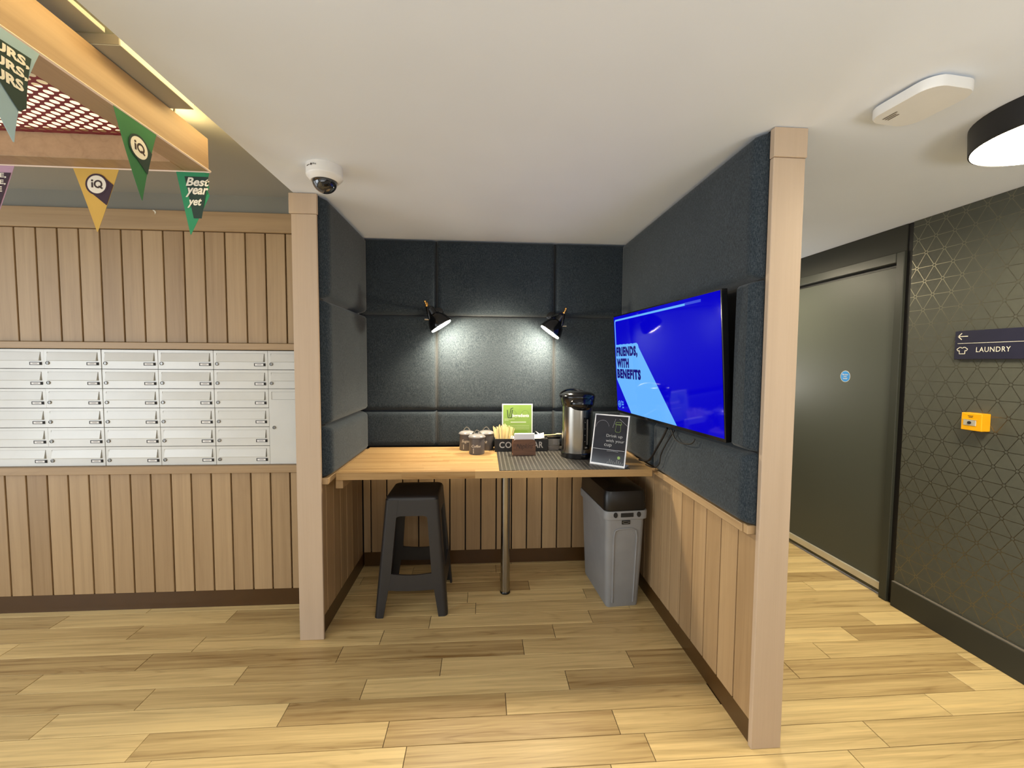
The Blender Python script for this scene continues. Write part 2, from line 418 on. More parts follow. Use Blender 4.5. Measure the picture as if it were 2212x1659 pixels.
# ------------------------------------------------------------------ letterbox wall (left)
wl = struct(obj('wall_left', box(-4.6, -.966, 2.60, 2.66, 0, .83), M['cavityd']), 'wood clad letterbox wall')
obj('backing', box(-4.6, -.966, 2.60, 2.66, 1.60, 2.36), M['cavityd'], wl)
obj('backing', box(-4.6, -.966, 2.86, 2.92, 0, HU), M['cavityd'], wl)
obj('backing', box(-4.6, -.966, 2.66, 2.86, .80, .83), M['cavityd'], wl)
obj('backing', box(-4.6, -.966, 2.66, 2.86, 1.60, 1.63), M['cavityd'], wl)
obj('painted_band', box(-4.6, -.966, 2.588, 2.66, 2.36, HU), M['greywall'], wl)
def plank_mesh(wd, z0, z1, y0=2.574, y1=2.600):
    bm = box(-wd / 2, wd / 2, y0, y1, z0, z1, .0016, 1); me = bpy.data.meshes.new('plank'); bm.to_mesh(me); bm.free(); me.materials.append(M['maple']); return me
me_u = plank_mesh(.1057, 1.600, 2.240); me_l = plank_mesh(.1057, .1035, .830)
tz = [.5, .42, .6, .48, .35, .66, .55, .4, .74, .5, .62, .45, .58, .38]
for i in range(-15, 14):
    gx = -1.1633 - .11372 * (13 - i)         # gap right of this plank
    o = bpy.data.objects.new('plank', me_u); o.location = (gx - .05686, 0, 0); o.color = (tz[i % 14],) * 3 + (1,); link(o, wl)
    gx = -1.1663 - .11398 * (13 - i)
    o = bpy.data.objects.new('plank', me_l); o.location = (gx - .0570, 0, 0); o.color = (tz[(i * 5 + 3) % 14],) * 3 + (1,); link(o, wl)
obj('plank', box(-1.1593, -1.057, 2.574, 2.600, 1.600, 2.240, .0016, 1), M['maple'], wl, tone=.5)
obj('plank', box(-1.1623, -1.060, 2.574, 2.600, .1035, .830, .0016, 1), M['maple'], wl, tone=.45)
obj('plank', box(-1.049, -.968, 2.574, 2.600, 1.600, 2.240, .0016, 1), M['maple'], wl, tone=.45)
obj('plank', box(-1.052, -.968, 2.574, 2.600, .1035, .830, .0016, 1), M['maple'], wl, tone=.5)
obj('blank_panel', box(-4.6, -2.827, 2.574, 2.600, .876, 1.558, .002, 1), M['white'], wl)
obj('top_rail', box(-4.6, -.966, 2.560, 2.60, 2.243, 2.353, .002, 1), M['maplex'], wl, tone=.5)
obj('ledge', box(-4.6, -.966, 2.545, 2.66, 1.560, 1.598, .002, 1), M['maplex'], wl, tone=.5)
obj('ledge', box(-4.6, -.966, 2.545, 2.66, .830, .874, .002, 1), M['maplex'], wl, tone=.5)
struct(obj('baseboard_left', box(-4.6, -.966, 2.578, 2.599, 0, .103), M['brownskirt']), 'brown skirting under the letterbox wall')

# letterboxes: six columns, six rows
cx = [-2.8245, -2.518, -2.207, -1.898, -1.588, -1.280, -.972]; zr = [1.5575 - .11375 * i for i in range(7)]
cw, ch = .3060, .1104
def mb_mesh(name, bm, mats, smooth=False):
    bmesh.ops.recalc_face_normals(bm, faces=bm.faces[:]); me = bpy.data.meshes.new(name); bm.to_mesh(me); bm.free()
    for m_ in mats: me.materials.append(m_)
    if smooth:
        for p in me.polygons: p.use_smooth = True
        me.set_sharp_from_angle(angle=math.radians(38))
    return me
def frontbox(wd, ht, hx0, hx1, hz0, hz1):
    """box whose front face has a rectangular recess"""
    bm = B(); y0, y1 = 0, .255
    bx(bm, 0, wd, .012, y1, 0, ht)
    for (a, b, c, d) in ((0, hx0, 0, ht), (hx1, wd, 0, ht), (hx0, hx1, 0, hz0), (hx0, hx1, hz1, ht)): bx(bm, a, b, 0, .013, c, d)
    return bm
hx0, hx1, hz0, hz1 = .016, .290, ch * .40, ch * .86
body_me = mb_mesh('body', frontbox(cw, ch, hx0, hx1, hz0, hz1), [M['white']])
fb = B(); pr = [(.011, hz1 - .001), (.0015, hz1 - .001), (-.0085, hz0 + .004), (-.007, hz0 + .001), (.0, hz0 + .0005), (.011, hz0 + .006)]
prism(fb, pr, lambda u, v, d_: (d_, u, v), hx0 + .0015, hx1 - .005); flap_me = mb_mesh('flap', fb, [M['white']])
lb = B(); lathe(lb, [(.0098, 0), (.0098, .004), (.0075, .0055), (.0072, .003)], 14, (0, 0, 0), Matrix.Rotation(math.radians(90), 4, 'X')); bx(lb, -.0012, .0012, -.0045, -.003, -.004, .004)
lock_me = mb_mesh('lock', lb, [M['lock']], True)
np_ = B(); bx(np_, -.032, .032, -.003, 0, -.0085, .0085); plate_me = mb_mesh('name_plate', np_, [M['cavityd']])
cb = B(); bx(cb, -.027, .021, -.0036, -.003, -.0058, .0058, mi=0); bx(cb, -.015, .010, -.0039, -.0036, -.0012, .0014, mi=1); card_me = mb_mesh('card', cb, [M['paper'], M['medgrey']])
rown = ['top row', 'second row from the top', 'third row from the top', 'fourth row from the top', 'fifth row from the top', 'bottom row']
coln = ['leftmost column', 'second column from the left', 'third column from the left', 'fourth column from the left', 'fifth column from the left', 'last column beside the wooden post']
def part(name, me, parent, loc=(0, 0, 0)):
    o = bpy.data.objects.new(name, me); o.location = loc; return link(o, parent)
for ci in range(6):
    for ri in range(6):
        if ci == 5 and ri > 1: continue
        y = 2.574 + random.uniform(-.0008, .0008)
        t = thing('letterbox', 'white letterbox in the %s, %s' % (rown[ri], coln[ci]), 'letterbox', (cx[ci] + .0018, y, zr[ri + 1] + .0012), 0, 'white letterboxes in the wall')
        part('body', body_me, t); part('flap', flap_me, t); part('lock', lock_me, t, (.019, 0, ch * .285))
        p = part('name_plate', plate_me, t, (.262, 0, ch * .255)); part('card', card_me, p)
# tall parcel box in the last column
ht = zr[2] - zr[6] - .0027
t = thing('parcel_box', 'tall white parcel box below two letterboxes beside the wooden post', 'letterbox', (cx[5] + .0018, 2.574, zr[6] + .0012))
obj('body', frontbox(cw, ht, hx0, hx1, ht - .063, ht - .016), M['white'], t)
fb = B(); prism(fb, [(.011, ht - .017), (.002, ht - .017), (.002, ht - .062), (.011, ht - .062)], lambda u, v, d_: (d_, u, v), hx0 + .001, hx1 - .001); obj('flap', fb, M['white'], t)
part('lock', lock_me, t, (.028, 0, ht * .49))
tag(obj('tape_scrap', prism(B(), [(0, 0), (.012, -.002), (.02, -.012), (.014, -.026), (.011, -.012)], lambda u, v, d_: (-1.885 + u, d_, 2.352 + v), 2.5585, 2.5597), M['cream']), 'scrap of pale tape stuck on the rail above the upper planks', 'tape')

# ------------------------------------------------------------------ nook: posts, partitions
def post(name, label, x0, x1, y0, y1, capz, xl, xr):
    o = obj(name, box(x0, x1, y0, y1, 0, capz, .002, 1), M['post']); struct(o, label)
    obj('cap', box(xl, xr, y0 - .004, y1, capz + .001, H - .002, .002, 1), M['post'], o); return o
post('trim_1', 'pale wooden post beside the letterboxes', -.977, -.8515, 2.230, 2.2445, 2.2446, -.987, -.8480)
post('trim_2', 'pale wooden post at the end of the television wall', 1.0418, 1.1624, 1.475, 1.4965, 2.243, 1.0400, 1.1660)
struct(obj('wall_front', box(-4.6, 2.75, -3.35, -3.22, 0, H), M['lobbywall']), 'plain unseen lobby wall added opposite the nook')  # unseen wall, added to cut the front light from the open back
nl = struct(obj('wall_nook_left', box(-.962, -.890, 2.245, 3.10, 0, H - .001), M['core']), 'left side wall of the nook')
k = 0
for y0_, y1_ in ((2.2465, 2.330), (2.334, 2.4435), (2.4475, 2.557), (2.561, 2.6705), (2.6745, 2.784), (2.788, 2.8975), (2.9015, 3.011)):
    obj('plank', box(-.890, -.866, y0_, y1_, .103, .842, .0015, 1), M['maple'], nl, tone=tz[k % 14]); k += 1
struct(obj('baseboard_nook_left', box(-.889, -.869, 2.2465, 3.05, 0, .1025), M['brownskirt']), 'brown skirting on the left of the nook')
obj('rail', box(-.890, -.822, 2.2465, 3.03, .842, .8755, .002, 1), M['mapley'], nl, tone=.5)
nb = struct(obj('wall_nook_back', box(-.886, 1.060, 3.060, 3.10, 0, H - .001), M['core']), 'back wall of the nook')
gx = -.8124 + .01
for i in range(17):
    a = -.8124 + .11370 * (i - 1); b = a + .11370
    a2 = max(a + .0045, -.864); b2 = min(b - .0045, 1.040)
    if b2 - a2 > .01: obj('plank', box(a2, b2, 3.036, 3.060, .1045, .846, .0015, 1), M['maple'], nb, tone=tz[(i * 3 + 5) % 14])
struct(obj('baseboard_nook_back', box(-.864, 1.042, 3.040, 3.0585, 0, .104), M['brownskirt']), 'brown skirting at the back of the nook')
nr = struct(obj('wall_nook_right', box(1.072, 1.155, 1.497, 3.10, 0, H - .001), M['core']), 'television wall of the nook')
gy = [1.61, 1.7316, 1.8523, 1.9717, 2.0926, 2.2149, 2.3366, 2.458, 2.579, 2.700, 2.821, 2.942]
yy = [1.4985] + gy + [3.03]
for i in range(len(yy) - 1):
    obj('plank', box(1.046, 1.072, yy[i] + (.0038 if i else 0), yy[i + 1] - .0038, .0995, .841, .0015, 1), M['maple'], nr, tone=tz[(i * 5 + 2) % 14])
struct(obj('baseboard_nook_right', box(1.050, 1.071, 1.4985, 3.03, 0, .0985), M['brownskirt']), 'dark brown skirting under the television wall')
obj('rail', box(1.010, 1.072, 1.535, 3.03, .841, .875, .0025, 1), M['mapley'], nr, tone=.45)
obj('rail_end', box(1.0165, 1.072, 1.508, 1.5345, .841, .875, .002, 1), M['mapley'], nr, tone=.2)

def pad(par, f, W, Ht, T, r=.024, puff=.004, n=9):
    """upholstered panel: f(u,v,t) with t measured off the wall"""
    def samples(L):
        e = [0, .06 * r, .25 * r, .55 * r, r, 1.8 * r]; m_ = [1.8 * r + (L - 3.6 * r) * i / n for i in range(1, n)]; return e + m_ + [L - q for q in reversed(e)]
    us, vs = samples(W), samples(Ht)
    gq = lambda q: math.sqrt(max(0, 1 - (1 - q) ** 2)) if q < 1 else 1
    bm = B(); grid = []
    for u in us:
        col = []
        for v in vs:
            e = gq(min(u, W - u) / r) * gq(min(v, Ht - v) / r)
            p = math.sin(math.pi * u / W) ** .5 * math.sin(math.pi * v / Ht) ** .5 if 0 < u < W and 0 < v < Ht else 0
            col.append(bm.verts.new(f(u, v, T * e + puff * p)))
        grid.append(col)
    for i in range(len(us) - 1):
        for j in range(len(vs) - 1): bm.faces.new((grid[i][j], grid[i + 1][j], grid[i + 1][j + 1], grid[i][j + 1]))
    return obj('padded_panel', bm, M['fabric'], par, smooth=True)
zs = [(.893, 1.149), (1.150, 1.8225), (1.8235, H - .002)]
# back wall, three by three; face about y 2.985
for xa, xb in ((-.868, -.3345), (-.3335, .5105), (.5115, 1.05)):
    for za, zb in zs: pad(nb, lambda u, v, t_, xa=xa, za=za: (xa + u, 3.036 - t_, za + v), xb - xa, zb - za, .050)
obj('backing', box(-.888, 1.06, 3.036, 3.0595, .847, H - .002), M['core'], nb)
# left wall, face about x -.806
for za, zb in ((.8765, 1.1545), (1.1555, 1.8205), (1.8215, H - .002)):
    pad(nl, lambda u, v, t_, za=za: (-.889 + t_, 2.302 + u - .055, za + v), .735, zb - za, .083, .03)
# right wall, face about x .994 with a dark recess behind the television
pad(nr, lambda u, v, t_: (1.072 - t_, 1.498 + u, 1.8145 + v), 1.494, H - .002 - 1.8145, .078, .026)
pad(nr, lambda u, v, t_: (1.072 - t_, 1.498 + u, .8765 + v), .872, 1.160 - .8765, .078, .026)
pad(nr, lambda u, v, t_: (1.072 - t_, 2.3715 + u, .8765 + v), .62, 1.160 - .8765, .078, .026)
pad(nr, lambda u, v, t_: (1.072 - t_, 1.498 + u, 1.1615 + v), .1155, 1.8130 - 1.1615, .078, .022)
pad(nr, lambda u, v, t_: (1.072 - t_, 2.76 + u, 1.1615 + v), .232, 1.8130 - 1.1615, .078, .022)

obj('edge_backing', box(1.0425, 1.0715, 1.4975, 1.56, .878, H - .003), M['core'], nr)
obj('edge_backing', box(-.8895, -.852, 2.2455, 2.30, .880, H - .003), M['core'], nl)
# ------------------------------------------------------------------ corridor wall, door, skirting
wr = struct(obj('wall_right', box(XC, 2.75, -3.2, 2.3585, 0, H - .001), M['wallpaper']), 'dark corridor wall with printed lattice')
obj('upper_wall', box(XC, 2.75, 2.395, 6.0, 2.1885, H - .001), M['blackwall'], wr)
obj('far_wall', box(XC, 2.75, 3.42, 6.0, 0, 2.188), M['blackwall'], wr)
obj('joint_strip', box(XC + .006, 2.75, 2.3585, 2.395, 0, H - .001), M['blackm'], wr)
struct(obj('wall_corridor_left', box(1.05, 1.15, 3.10, 6.0, 0, H - .001), M['blackwall']), 'corridor side wall beyond the nook')
struct(obj('wall_far', box(1.16, 2.75, 6.0, 6.1, 0, H), M['blackwall']), 'end wall of the corridor')
d1 = struct(obj('door_1', box(XC + .018, XC + .06, 2.447, 3.36, .012, 2.105, .002, 1), M['darkdoor']), 'dark flush door in the corridor')
bm = B(); bx(bm, XC - .012, 2.70, 2.395, 2.4455, 0, 2.188, .003, 1); bx(bm, XC - .012, 2.70, 3.362, 3.419, 0, 2.188, .003, 1); bx(bm, XC - .012, 2.70, 2.4455, 3.362, 2.128, 2.188, .003, 1)
obj('door_frame', bm, M['frame'], d1)
obj('door_stop', box(XC + .03, 2.70, 2.4455, 3.362, 2.107, 2.128), M['blackm'], d1)
obj('kick_strip', box(XC + .004, XC + .018, 2.449, 3.355, .040, .088, .002, 1), M['alu'], d1)
bm = box(XC - .022, XC - .0005, -3.2, 2.357, 0, .155, .003, 1); sk = struct(obj('baseboard_right', bm, M['blackwall']), 'charcoal skirting of the corridor wall')
obj('dusty_top', box(XC - .020, XC - .002, -3.2, 2.357, .1551, .1566), M['medgrey'], sk)

# laundry sign
t = thing('laundry_sign', 'navy laundry sign with arrow and shirt symbol on the corridor wall', 'sign', (XC, 1.83, 1.604))
obj('panel', box(-.016, 0, -.262, .262, -.0755, .0755, .002, 1), M['navy'], t)
fy = lambda u, v: (-.0168, .259 - u, v)             # u runs to the right in the picture
flat('lettering', [text2d('LAUNDRY', .142, .0255, .004, 0, .098, -.0385, 1.1)], fy, M['cream'], t)
flat('rule', [rect(.012, .45, .008, .0102)], fy, M['cream'], t)
flat('arrow', [stroke([(.012, .046), (.058, .046)], .0042), stroke([(.030, .063), (.013, .046), (.030, .029)], .0045)], fy, M['cream'], t)
sh = [(.010, -.022), (.022, -.012), (.029, -.012), (.035, -.017), (.041, -.012), (.048, -.012), (.060, -.022), (.054, -.031), (.048, -.028), (.048, -.046), (.022, -.046), (.022, -.028), (.016, -.031), (.010, -.022)]
flat('shirt_symbol', [stroke(sh, .0036)], fy, M['cream'], t)
# call point
t = thing('call_point', 'yellow emergency call point under the laundry sign', 'call point', (XC, 1.966, 1.207))
bm = B(); bx(bm, -.050, 0, -.0455, .0455, -.045, .045, .003, 2)
obj('housing', bm, M['yellow'], t)
obj('window_plate', box(-.0525, -.049, -.022, .034, -.020, .010, .001, 1), M['alu'], t)
bm = B(); lathe(bm, [(.0075, 0), (.0075, .005), (.004, .006)], 14, (-.0525, .005, -.005), Matrix.Rotation(math.radians(-90), 4, 'Y')); obj('key_switch', bm, M['cavityd'], t, True)
flat('printed_lines', [rect(-.012, .012, .028, .031), rect(-.008, .010, .0215, .024)], lambda u, v: (-.0506, -u + .004, v), M['darkink'], t)
obj('frame_lip', box(-.053, -.0495, -.026, .038, .010, .013, .0008, 1), M['yellow'], t)
# sticker
t = thing('door_sticker', 'round blue fire door sticker on the dark corridor door', 'sticker', (XC + .018, 2.800, 1.412))
fs_ = lambda dx: (lambda u, v: (-dx, -u, v))
flat('rim', [disc(0, 0, .0405)], fs_(.0008), M['cream'], t); flat('face', [disc(0, 0, .0375)], fs_(.0012), M['stickblue'], t)
flat('lettering', [text2d('Fire door', .048, .011, .02, 0, -.024, .008), text2d('keep', .024, .010, .02, 0, -.012, -.006), text2d('locked', .034, .010, .02, 0, -.017, -.019)], fs_(.0016), M['cream'], t)

# ------------------------------------------------------------------ ceiling fittings
t = thing('ceiling_light', 'round black ceiling light with glowing opal diffuser in the corridor', 'light', (1.93, 1.285, H))
bm = B(); n = 56
lathe(bm, [(.236, 0), (.236, -.010), (.233, -.088), (.2285, -.090), (.2265, -.086), (.226, -.02), (.226, 0)], n); obj('ring', bm, M['blackm'], t, True)
bm = B(); lathe(bm, [(.2255, -.03), (.2262, -.078), (.224, -.088), (.205, -.097), (.15, -.103), (.08, -.105), (.001, -.106)], n); obj('diffuser', bm, M['ceillamp'], t, True)
t2 = t.copy(); link(t2); t2.location = (1.93, 3.32, H); t2['label'] = 'round black ceiling light farther down the corridor behind the television wall'
for c_ in list(t.children): c2 = c_.copy(); link(c2, t2)
t = thing('detector', 'flat white rounded detector box on the ceiling beside the black light', 'detector', (1.375, 1.272, H), math.radians(6))
sec = lambda q, z, r: [(x, y, z) for x, y in rrect(.175 - q, .205 - q, r, 6)]
bm = B(); loft(bm, [sec(0, -.008, .05), sec(0, -.032, .05), sec(.006, -.038, .047)]); obj('housing', bm, M['whitep'], t, True)
obj('mount', box(-.06, .06, -.07, .07, -.009, 0), M['cavityd'], t)
flat('vent_slots', [rect(-.05, -.044, .03, .075), rect(-.040, -.034, .04, .075), rect(-.030, -.024, .04, .075)], lambda u, v: (u, v, -.0386), M['medgrey'], t)
t = thing('dome_camera', 'white dome security camera on the ceiling above the left wooden post', 'camera', (-.700, 1.935, H))
bm = B(); lathe(bm, [(.076, 0), (.076, -.040), (.0755, -.043), (.073, -.0465), (.060, -.062), (.056, -.064), (.050, -.062)], 40); obj('housing', bm, M['whitep'], t, True)
bm = B(); lathe(bm, [(.052, -.060)] + [(.052 * math.cos(a), -.062 - .050 * math.sin(a)) for a in [math.radians(q) for q in (8, 20, 33, 46, 58, 70, 80, 89)]], 32); obj('dome', bm, M['smoke'], t, True)
bm = B(); lathe(bm, [(.018, 0), (.018, .012), (.012, .014)], 16, (.018, -.034, -.085), Matrix.Rotation(math.radians(60), 4, 'X')); obj('lens_barrel', bm, M['black'], t, True)
def cyl(u, v): a = math.radians(-118) + u / .0766; return (.0766 * math.cos(a), .0766 * math.sin(a), v)
flat('lettering', [poly([(.0, -.018), (.006, -.012), (.012, -.018), (.006, -.024)]), text2d('Pro', .016, .008, .02, 0, .014, -.022), stroke([(-.024, -.019), (-.003, -.018)], .004)], cyl, M['darkink'], t)

# ------------------------------------------------------------------ hanging canopy and bunting
t = thing('canopy', 'wooden canopy with red perforated panel hanging at upper left', 'canopy', (0, 0, 0))
obj('side_beam', box(-1.198, -1.105, -.20, 1.802, 2.257, 2.386, .002, 1), M['canopywood'], t)
obj('back_beam', box(-3.4, -1.1985, 1.7236, 1.802, 2.257, 2.386, .002, 1), M['canopywood'], t)
obj('side_beam', box(-3.5, -3.401, -.20, 1.802, 2.257, 2.386, .002, 1), M['canopywood'], t)
obj('front_beam', box(-3.4, -1.1985, -.20, -.12, 2.257, 2.386, .002, 1), M['canopywood'], t)
# perforated red sheet
px, py, hr = .0312, .0342, .0128
bm = B(); nseg = 12
x0, x1, ya, yb = -2.60, -1.2005, .90, 1.7225
def cell(cx_, cy_, wd, hd, r):
    outer = []; inner = []
    for i in range(nseg):
        a = 2 * math.pi * (i + .5) / nseg; c_, s_ = math.cos(a), math.sin(a)
        k_ = min(wd / 2 / max(abs(c_), 1e-6), hd / 2 / max(abs(s_), 1e-6))
        outer.append(bm.verts.new((cx_ + c_ * k_, cy_ + s_ * k_, 2.3460))); inner.append(bm.verts.new((cx_ + c_ * r, cy_ + s_ * r * .93, 2.3460)))
    cor = []
    for i in range(nseg): bm.faces.new((outer[i], outer[(i + 1) % nseg], inner[(i + 1) % nseg], inner[i]))
    # square off the corners the polygon leaves open
    for q in range(4):
        sx = 1 if q in (0, 3) else -1; sy = 1 if q < 2 else -1
        cv = bm.verts.new((cx_ + sx * wd / 2, cy_ + sy * hd / 2, 2.3460))
        best = [i for i in range(nseg) if (outer[i].co.x - cx_) * sx > 0 and (outer[i].co.y - cy_) * sy > 0]
        for i in best:
            j = (i + 1) % nseg
            if j in best:
                a_, b_ = outer[i].co, outer[j].co
                if abs(abs(a_.x - cx_) - abs(b_.x - cx_)) > 1e-6 and abs(abs(a_.y - cy_) - abs(b_.y - cy_)) > 1e-6: bm.faces.new((outer[i], cv, outer[j]))
xx = -1.3500 + 4 * px; ri = 0
while xx > x0:
    off = (.0165 if ri % 2 == 0 else 0); cyy = 1.7085 - off
    while cyy > ya: cell(xx, cyy, px, py, hr); cyy -= py
    xx -= px; ri += 1
bx(bm, -1.225, -1.1985, ya, yb, 2.3462, 2.3472); bx(bm, x0, -1.1985, 1.7085, 1.7235, 2.3466, 2.3476)
red = obj('perforated_panel', bm, M['redmesh'], t)
tb = box(-2.55, -1.215, 1.455, 1.700, 2.3525, 2.357); obj('light_panel', tb, M['tube'], t)
obj('lid_panel', box(-3.45, -1.068, -.2, 1.304, 2.420, 2.434, .001, 1), M['ceil2'], t)
obj('lid_panel', box(-3.45, -1.030, 1.306, 1.608, 2.389, 2.419, .001, 1), M['ceil2'], t)
obj('front_shade', box(-3.40, -1.034, 1.3045, 1.3058, 2.391, 2.418), M['medgrey'], t)  # grey strip puts the shade on this panel's front face into colour
obj('uplight_strip', box(-1.190, -1.125, 1.630, 1.790, 2.3865, 2.392), M['led'], t)
obj('bracket', box(-3.30, -1.22, .3, .34, 2.381, 2.4195), M['ceil2'], t)
bm = B(); tube(bm, [(-1.13, 1.66, HU), (-1.135, 1.66, 2.386)], .0035); tube(bm, [(-1.135, 1.668, HU), (-1.145, 1.672, 2.386)], .002); obj('suspension_wire', bm, M['steel'], t)

def bunting_map(mode, base, u, dz, lift, sway):
    z = 2.2565 + dz
    if mode == 'side': return (-1.0995 + lift + sway * dz * dz, base + u, z)
    if mode == 'fold' and u > .127: return (base + .127 - (u - .127), 1.8105 - lift * .5, z)       # turned back behind itself at the beam's corner
    return (base + u, 1.8055 - lift - sway * dz * dz, z)
def flag(par, mode, s0, wd, ht, base, sway=.0, lean=0.0, name='flag'):
    f = lambda u, v, e=0: bunting_map(mode, s0, u + lean * v, v, e, sway)
    # base triangle in strips
    N = 8; M_ = 8; V = []; F = []
    for j in range(N + 1):
        q = j / N; half = wd / 2 * (1 - q * .985)
        for i in range(M_ + 1): V.append(f(wd / 2 - half + 2 * half * i / M_, -ht * q))
    for j in range(N):
        for i in range(M_): a = j * (M_ + 1) + i; F.append((a, a + 1, a + M_ + 2, a + M_ + 1))
    fo = obj(name, (V, F), base, par)
    sol = fo.modifiers.new('thickness', 'SOLIDIFY'); sol.thickness = .0008; sol.offset = 0
    return fo, f
def strip_fill(f, edgeL, edgeR, e, n=14):
    V = []; F = []
    for i in range(n + 1):
        q = i / n
        (ax, ay), (bx_, by) = edgeL(q), edgeR(q)
        for k_ in range(5): V.append(f(ax + (bx_ - ax) * k_ / 4, ay + (by - ay) * k_ / 4, e))
    for i in range(n):
        for k_ in range(4): a = i * 5 + k_; F.append((a, a + 1, a + 6, a + 5))
    return V, F
def right_edge(wd, ht, v): return wd / 2 + wd / 2 * (1 - (-v / ht) * .985)
def emblem(fo, f, wd, ht, cxx, cyy, r, band, ring, ink):
    # diagonal shadow band from the circle to the right edge
    def lerp(p, q, k_): return (p[0] + (q[0] - p[0]) * k_, p[1] + (q[1] - p[1]) * k_)
    d = .7071 * r * 1.02
    a = (cxx - d, cyy - d); b = (cxx + d, cyy + d)
    def hit(p, dx, dy):
        lo, hi = 0, .4
        for _ in range(40):
            m_ = (lo + hi) / 2
            if p[0] + dx * m_ < right_edge(wd, ht, p[1] + dy * m_) and p[1] + dy * m_ > -ht: lo = m_
            else: hi = m_
        return (p[0] + dx * lo, p[1] + dy * lo)
    a2 = hit(a, .72, -.60); b2 = hit(b, .72, -.60)
    V, F = strip_fill(f, lambda q: lerp(a, a2, q), lambda q: lerp(b, b2, q), .0022); obj('shadow_band', (V, F), band, fo)
    flat('emblem_ring', [annulus(cxx, cyy, r * .90, r * 1.08, 30)], lambda u, v: f(u, v, .0027), band, fo)
    flat('emblem_disc', [disc(cxx, cyy, r * .93, 30)], lambda u, v: f(u, v, .0026), ring, fo)
    s_ = r / 34.0; tx = lambda x, y: (cxx + x * s_, cyy + y * s_)
    parts = [rect(*[q for q in (cxx - 17 * s_, cxx - 11 * s_, cyy - 11 * s_, cyy + 7 * s_)]), disc(cxx - 14 * s_, cyy + 13 * s_, 3.6 * s_, 12),
             annulus(cxx + 5 * s_, cyy + 1 * s_, 8.5 * s_, 14 * s_, 26, -62, 285), stroke([tx(6, -6), tx(12, -9), tx(19, -14)], 5.5 * s_)]
    flat('emblem_letters', parts, lambda u, v: f(u, v, .0032), ink, fo)

b1 = thing('bunting', 'string of triangular flags under the hanging wooden canopy', 'bunting', (0, 0, 0))
bm = B(); tube(bm, [(-3.4, 1.8045, 2.2575), (-2.4, 1.8045, 2.2565), (-1.1045, 1.8065, 2.2575), (-1.1005, 1.8030, 2.2575), (-1.1010, 1.2, 2.2565), (-1.1010, .0, 2.2575)], .0038, 6)
obj('tape', bm, M['cord'], b1)
# yellow, back row
fo, f = flag(b1, 'back', -1.6215, .172, .250, M['flagyellow'], .1); emblem(fo, f, .172, .250, .088, -.064, .039, M['bandplum'], M['cream'], M['darkink'])
# lilac, back row, partly out of frame
fo, f = flag(b1, 'back', -2.0065, .172, .250, M['flagpink'], .1)
V, F = strip_fill(f, lambda q: (.02 + .082 * q, -.030 - .155 * q if q > 0 else -.030), lambda q: (.158 - .046 * q, -.030 - .135 * q), .0022); obj('shadow_band', (V, F), M['bandplum'], fo)
flat('lettering', [text2d('HERE,', .092, .020, .03, 0, .050, -.052), text2d('HERE,', .086, .020, .03, 0, .053, -.078), text2d('HERE', .070, .020, .03, 0, .055, -.104)], lambda u, v: f(u, v, .0028), M['cream'], fo)
# emerald flag that folds round the corner
fo, f = flag(b1, 'fold', -1.234, .172, .250, M['flagmint'], .0, .15)
V, F = strip_fill(f, lambda q: (.036 + .055 * q, -.02 - .165 * q), lambda q: (.128 - .006 * q, -.02 - .165 * q), .0022); obj('shadow_band', (V, F), M['bandgreen'], fo)
flat('lettering', [text2d('Best', .088, .034, .03, .15, .046, -.058), text2d('year', .084, .038, .03, .15, .050, -.102), text2d('yet', .052, .038, .03, .15, .062, -.144)], lambda u, v: f(u, v, .003), M['cream'], fo)
# green, side row
fo, f = flag(b1, 'side', 1.3575, .166, .250, M['flaggreen'], .2, .02); emblem(fo, f, .166, .250, .088, -.084, .037, M['bandgreen'], M['cream'], M['darkink'])
# pale blue, side row
fo, f = flag(b1, 'side', .985, .168, .270, M['flagblue'], .6, .11)
V, F = strip_fill(f, lambda q: (.012 + .10 * q, -.034 - .150 * q), lambda q: (.148 - .018 * q, -.030 - .135 * q), .0022); obj('shadow_band', (V, F), M['bandgreen'], fo)
flat('lettering', [text2d('YOURS,', .135, .027, .045, 0, .008, -.064), text2d('YOURS,', .131, .027, .045, 0, .008, -.096), text2d('YOURS', .118, .027, .045, 0, .010, -.128)], lambda u, v: f(u, v, .003), M['cream'], fo)

# ------------------------------------------------------------------ counter table
t = thing('counter_table', 'butcher block counter fixed across the nook on one steel leg', 'table', (.1448, 2.6387, 0))
tx0, tx1, ty0, ty1 = -.797, .965, 2.2935, 2.972
tx, ty_ = .1448, 2.6387
# staves glued side by side make the worktop
nst = 21; dw = (ty1 - ty0) / nst
for i in range(nst):
    ya = ty0 + dw * i; x = tx0; first = True
    while x < tx1 - 1e-4:
        L = random.uniform(.28, .62); xe = min(tx1, x + L)
        if tx1 - xe < .12: xe = tx1
        bm = B(); bx(bm, x - tx, xe - tx, ya - ty_, ya + dw - ty_, ZT - .040, ZT, .0004, 1)
        obj('stave', bm, M['butcher'], t, tone=random.choice((.2, .3, .4, .5, .62, .75))); x = xe
bm = B(); lathe(bm, [(.0295, .012), (.0295, ZT - .045)], 28); obj('leg', bm, M['steel'], t, True)
bm = B(); lathe(bm, [(.033, 0), (.033, .008), (.030, .013)], 28); obj('foot', bm, M['black'], t, True)
bm = B(); lathe(bm, [(.05, ZT - .048), (.05, ZT - .0405)], 28); obj('top_plate', bm, M['steel'], t, True)
obj('support_batten', box(-.814 - tx, -.775 - tx, 2.335 - ty_, 2.95 - ty_, ZT - .098, ZT - .0405, .002, 1), M['mapley'], t, tone=.4)
mat_ = tag(obj('placemat', box(.0905, .838, 2.300, 2.962, ZT + .0003, ZT + .0025), M['mat']), 'large black ribbed mat on the right half of the counter', 'mat')
ZM = ZT + .0028

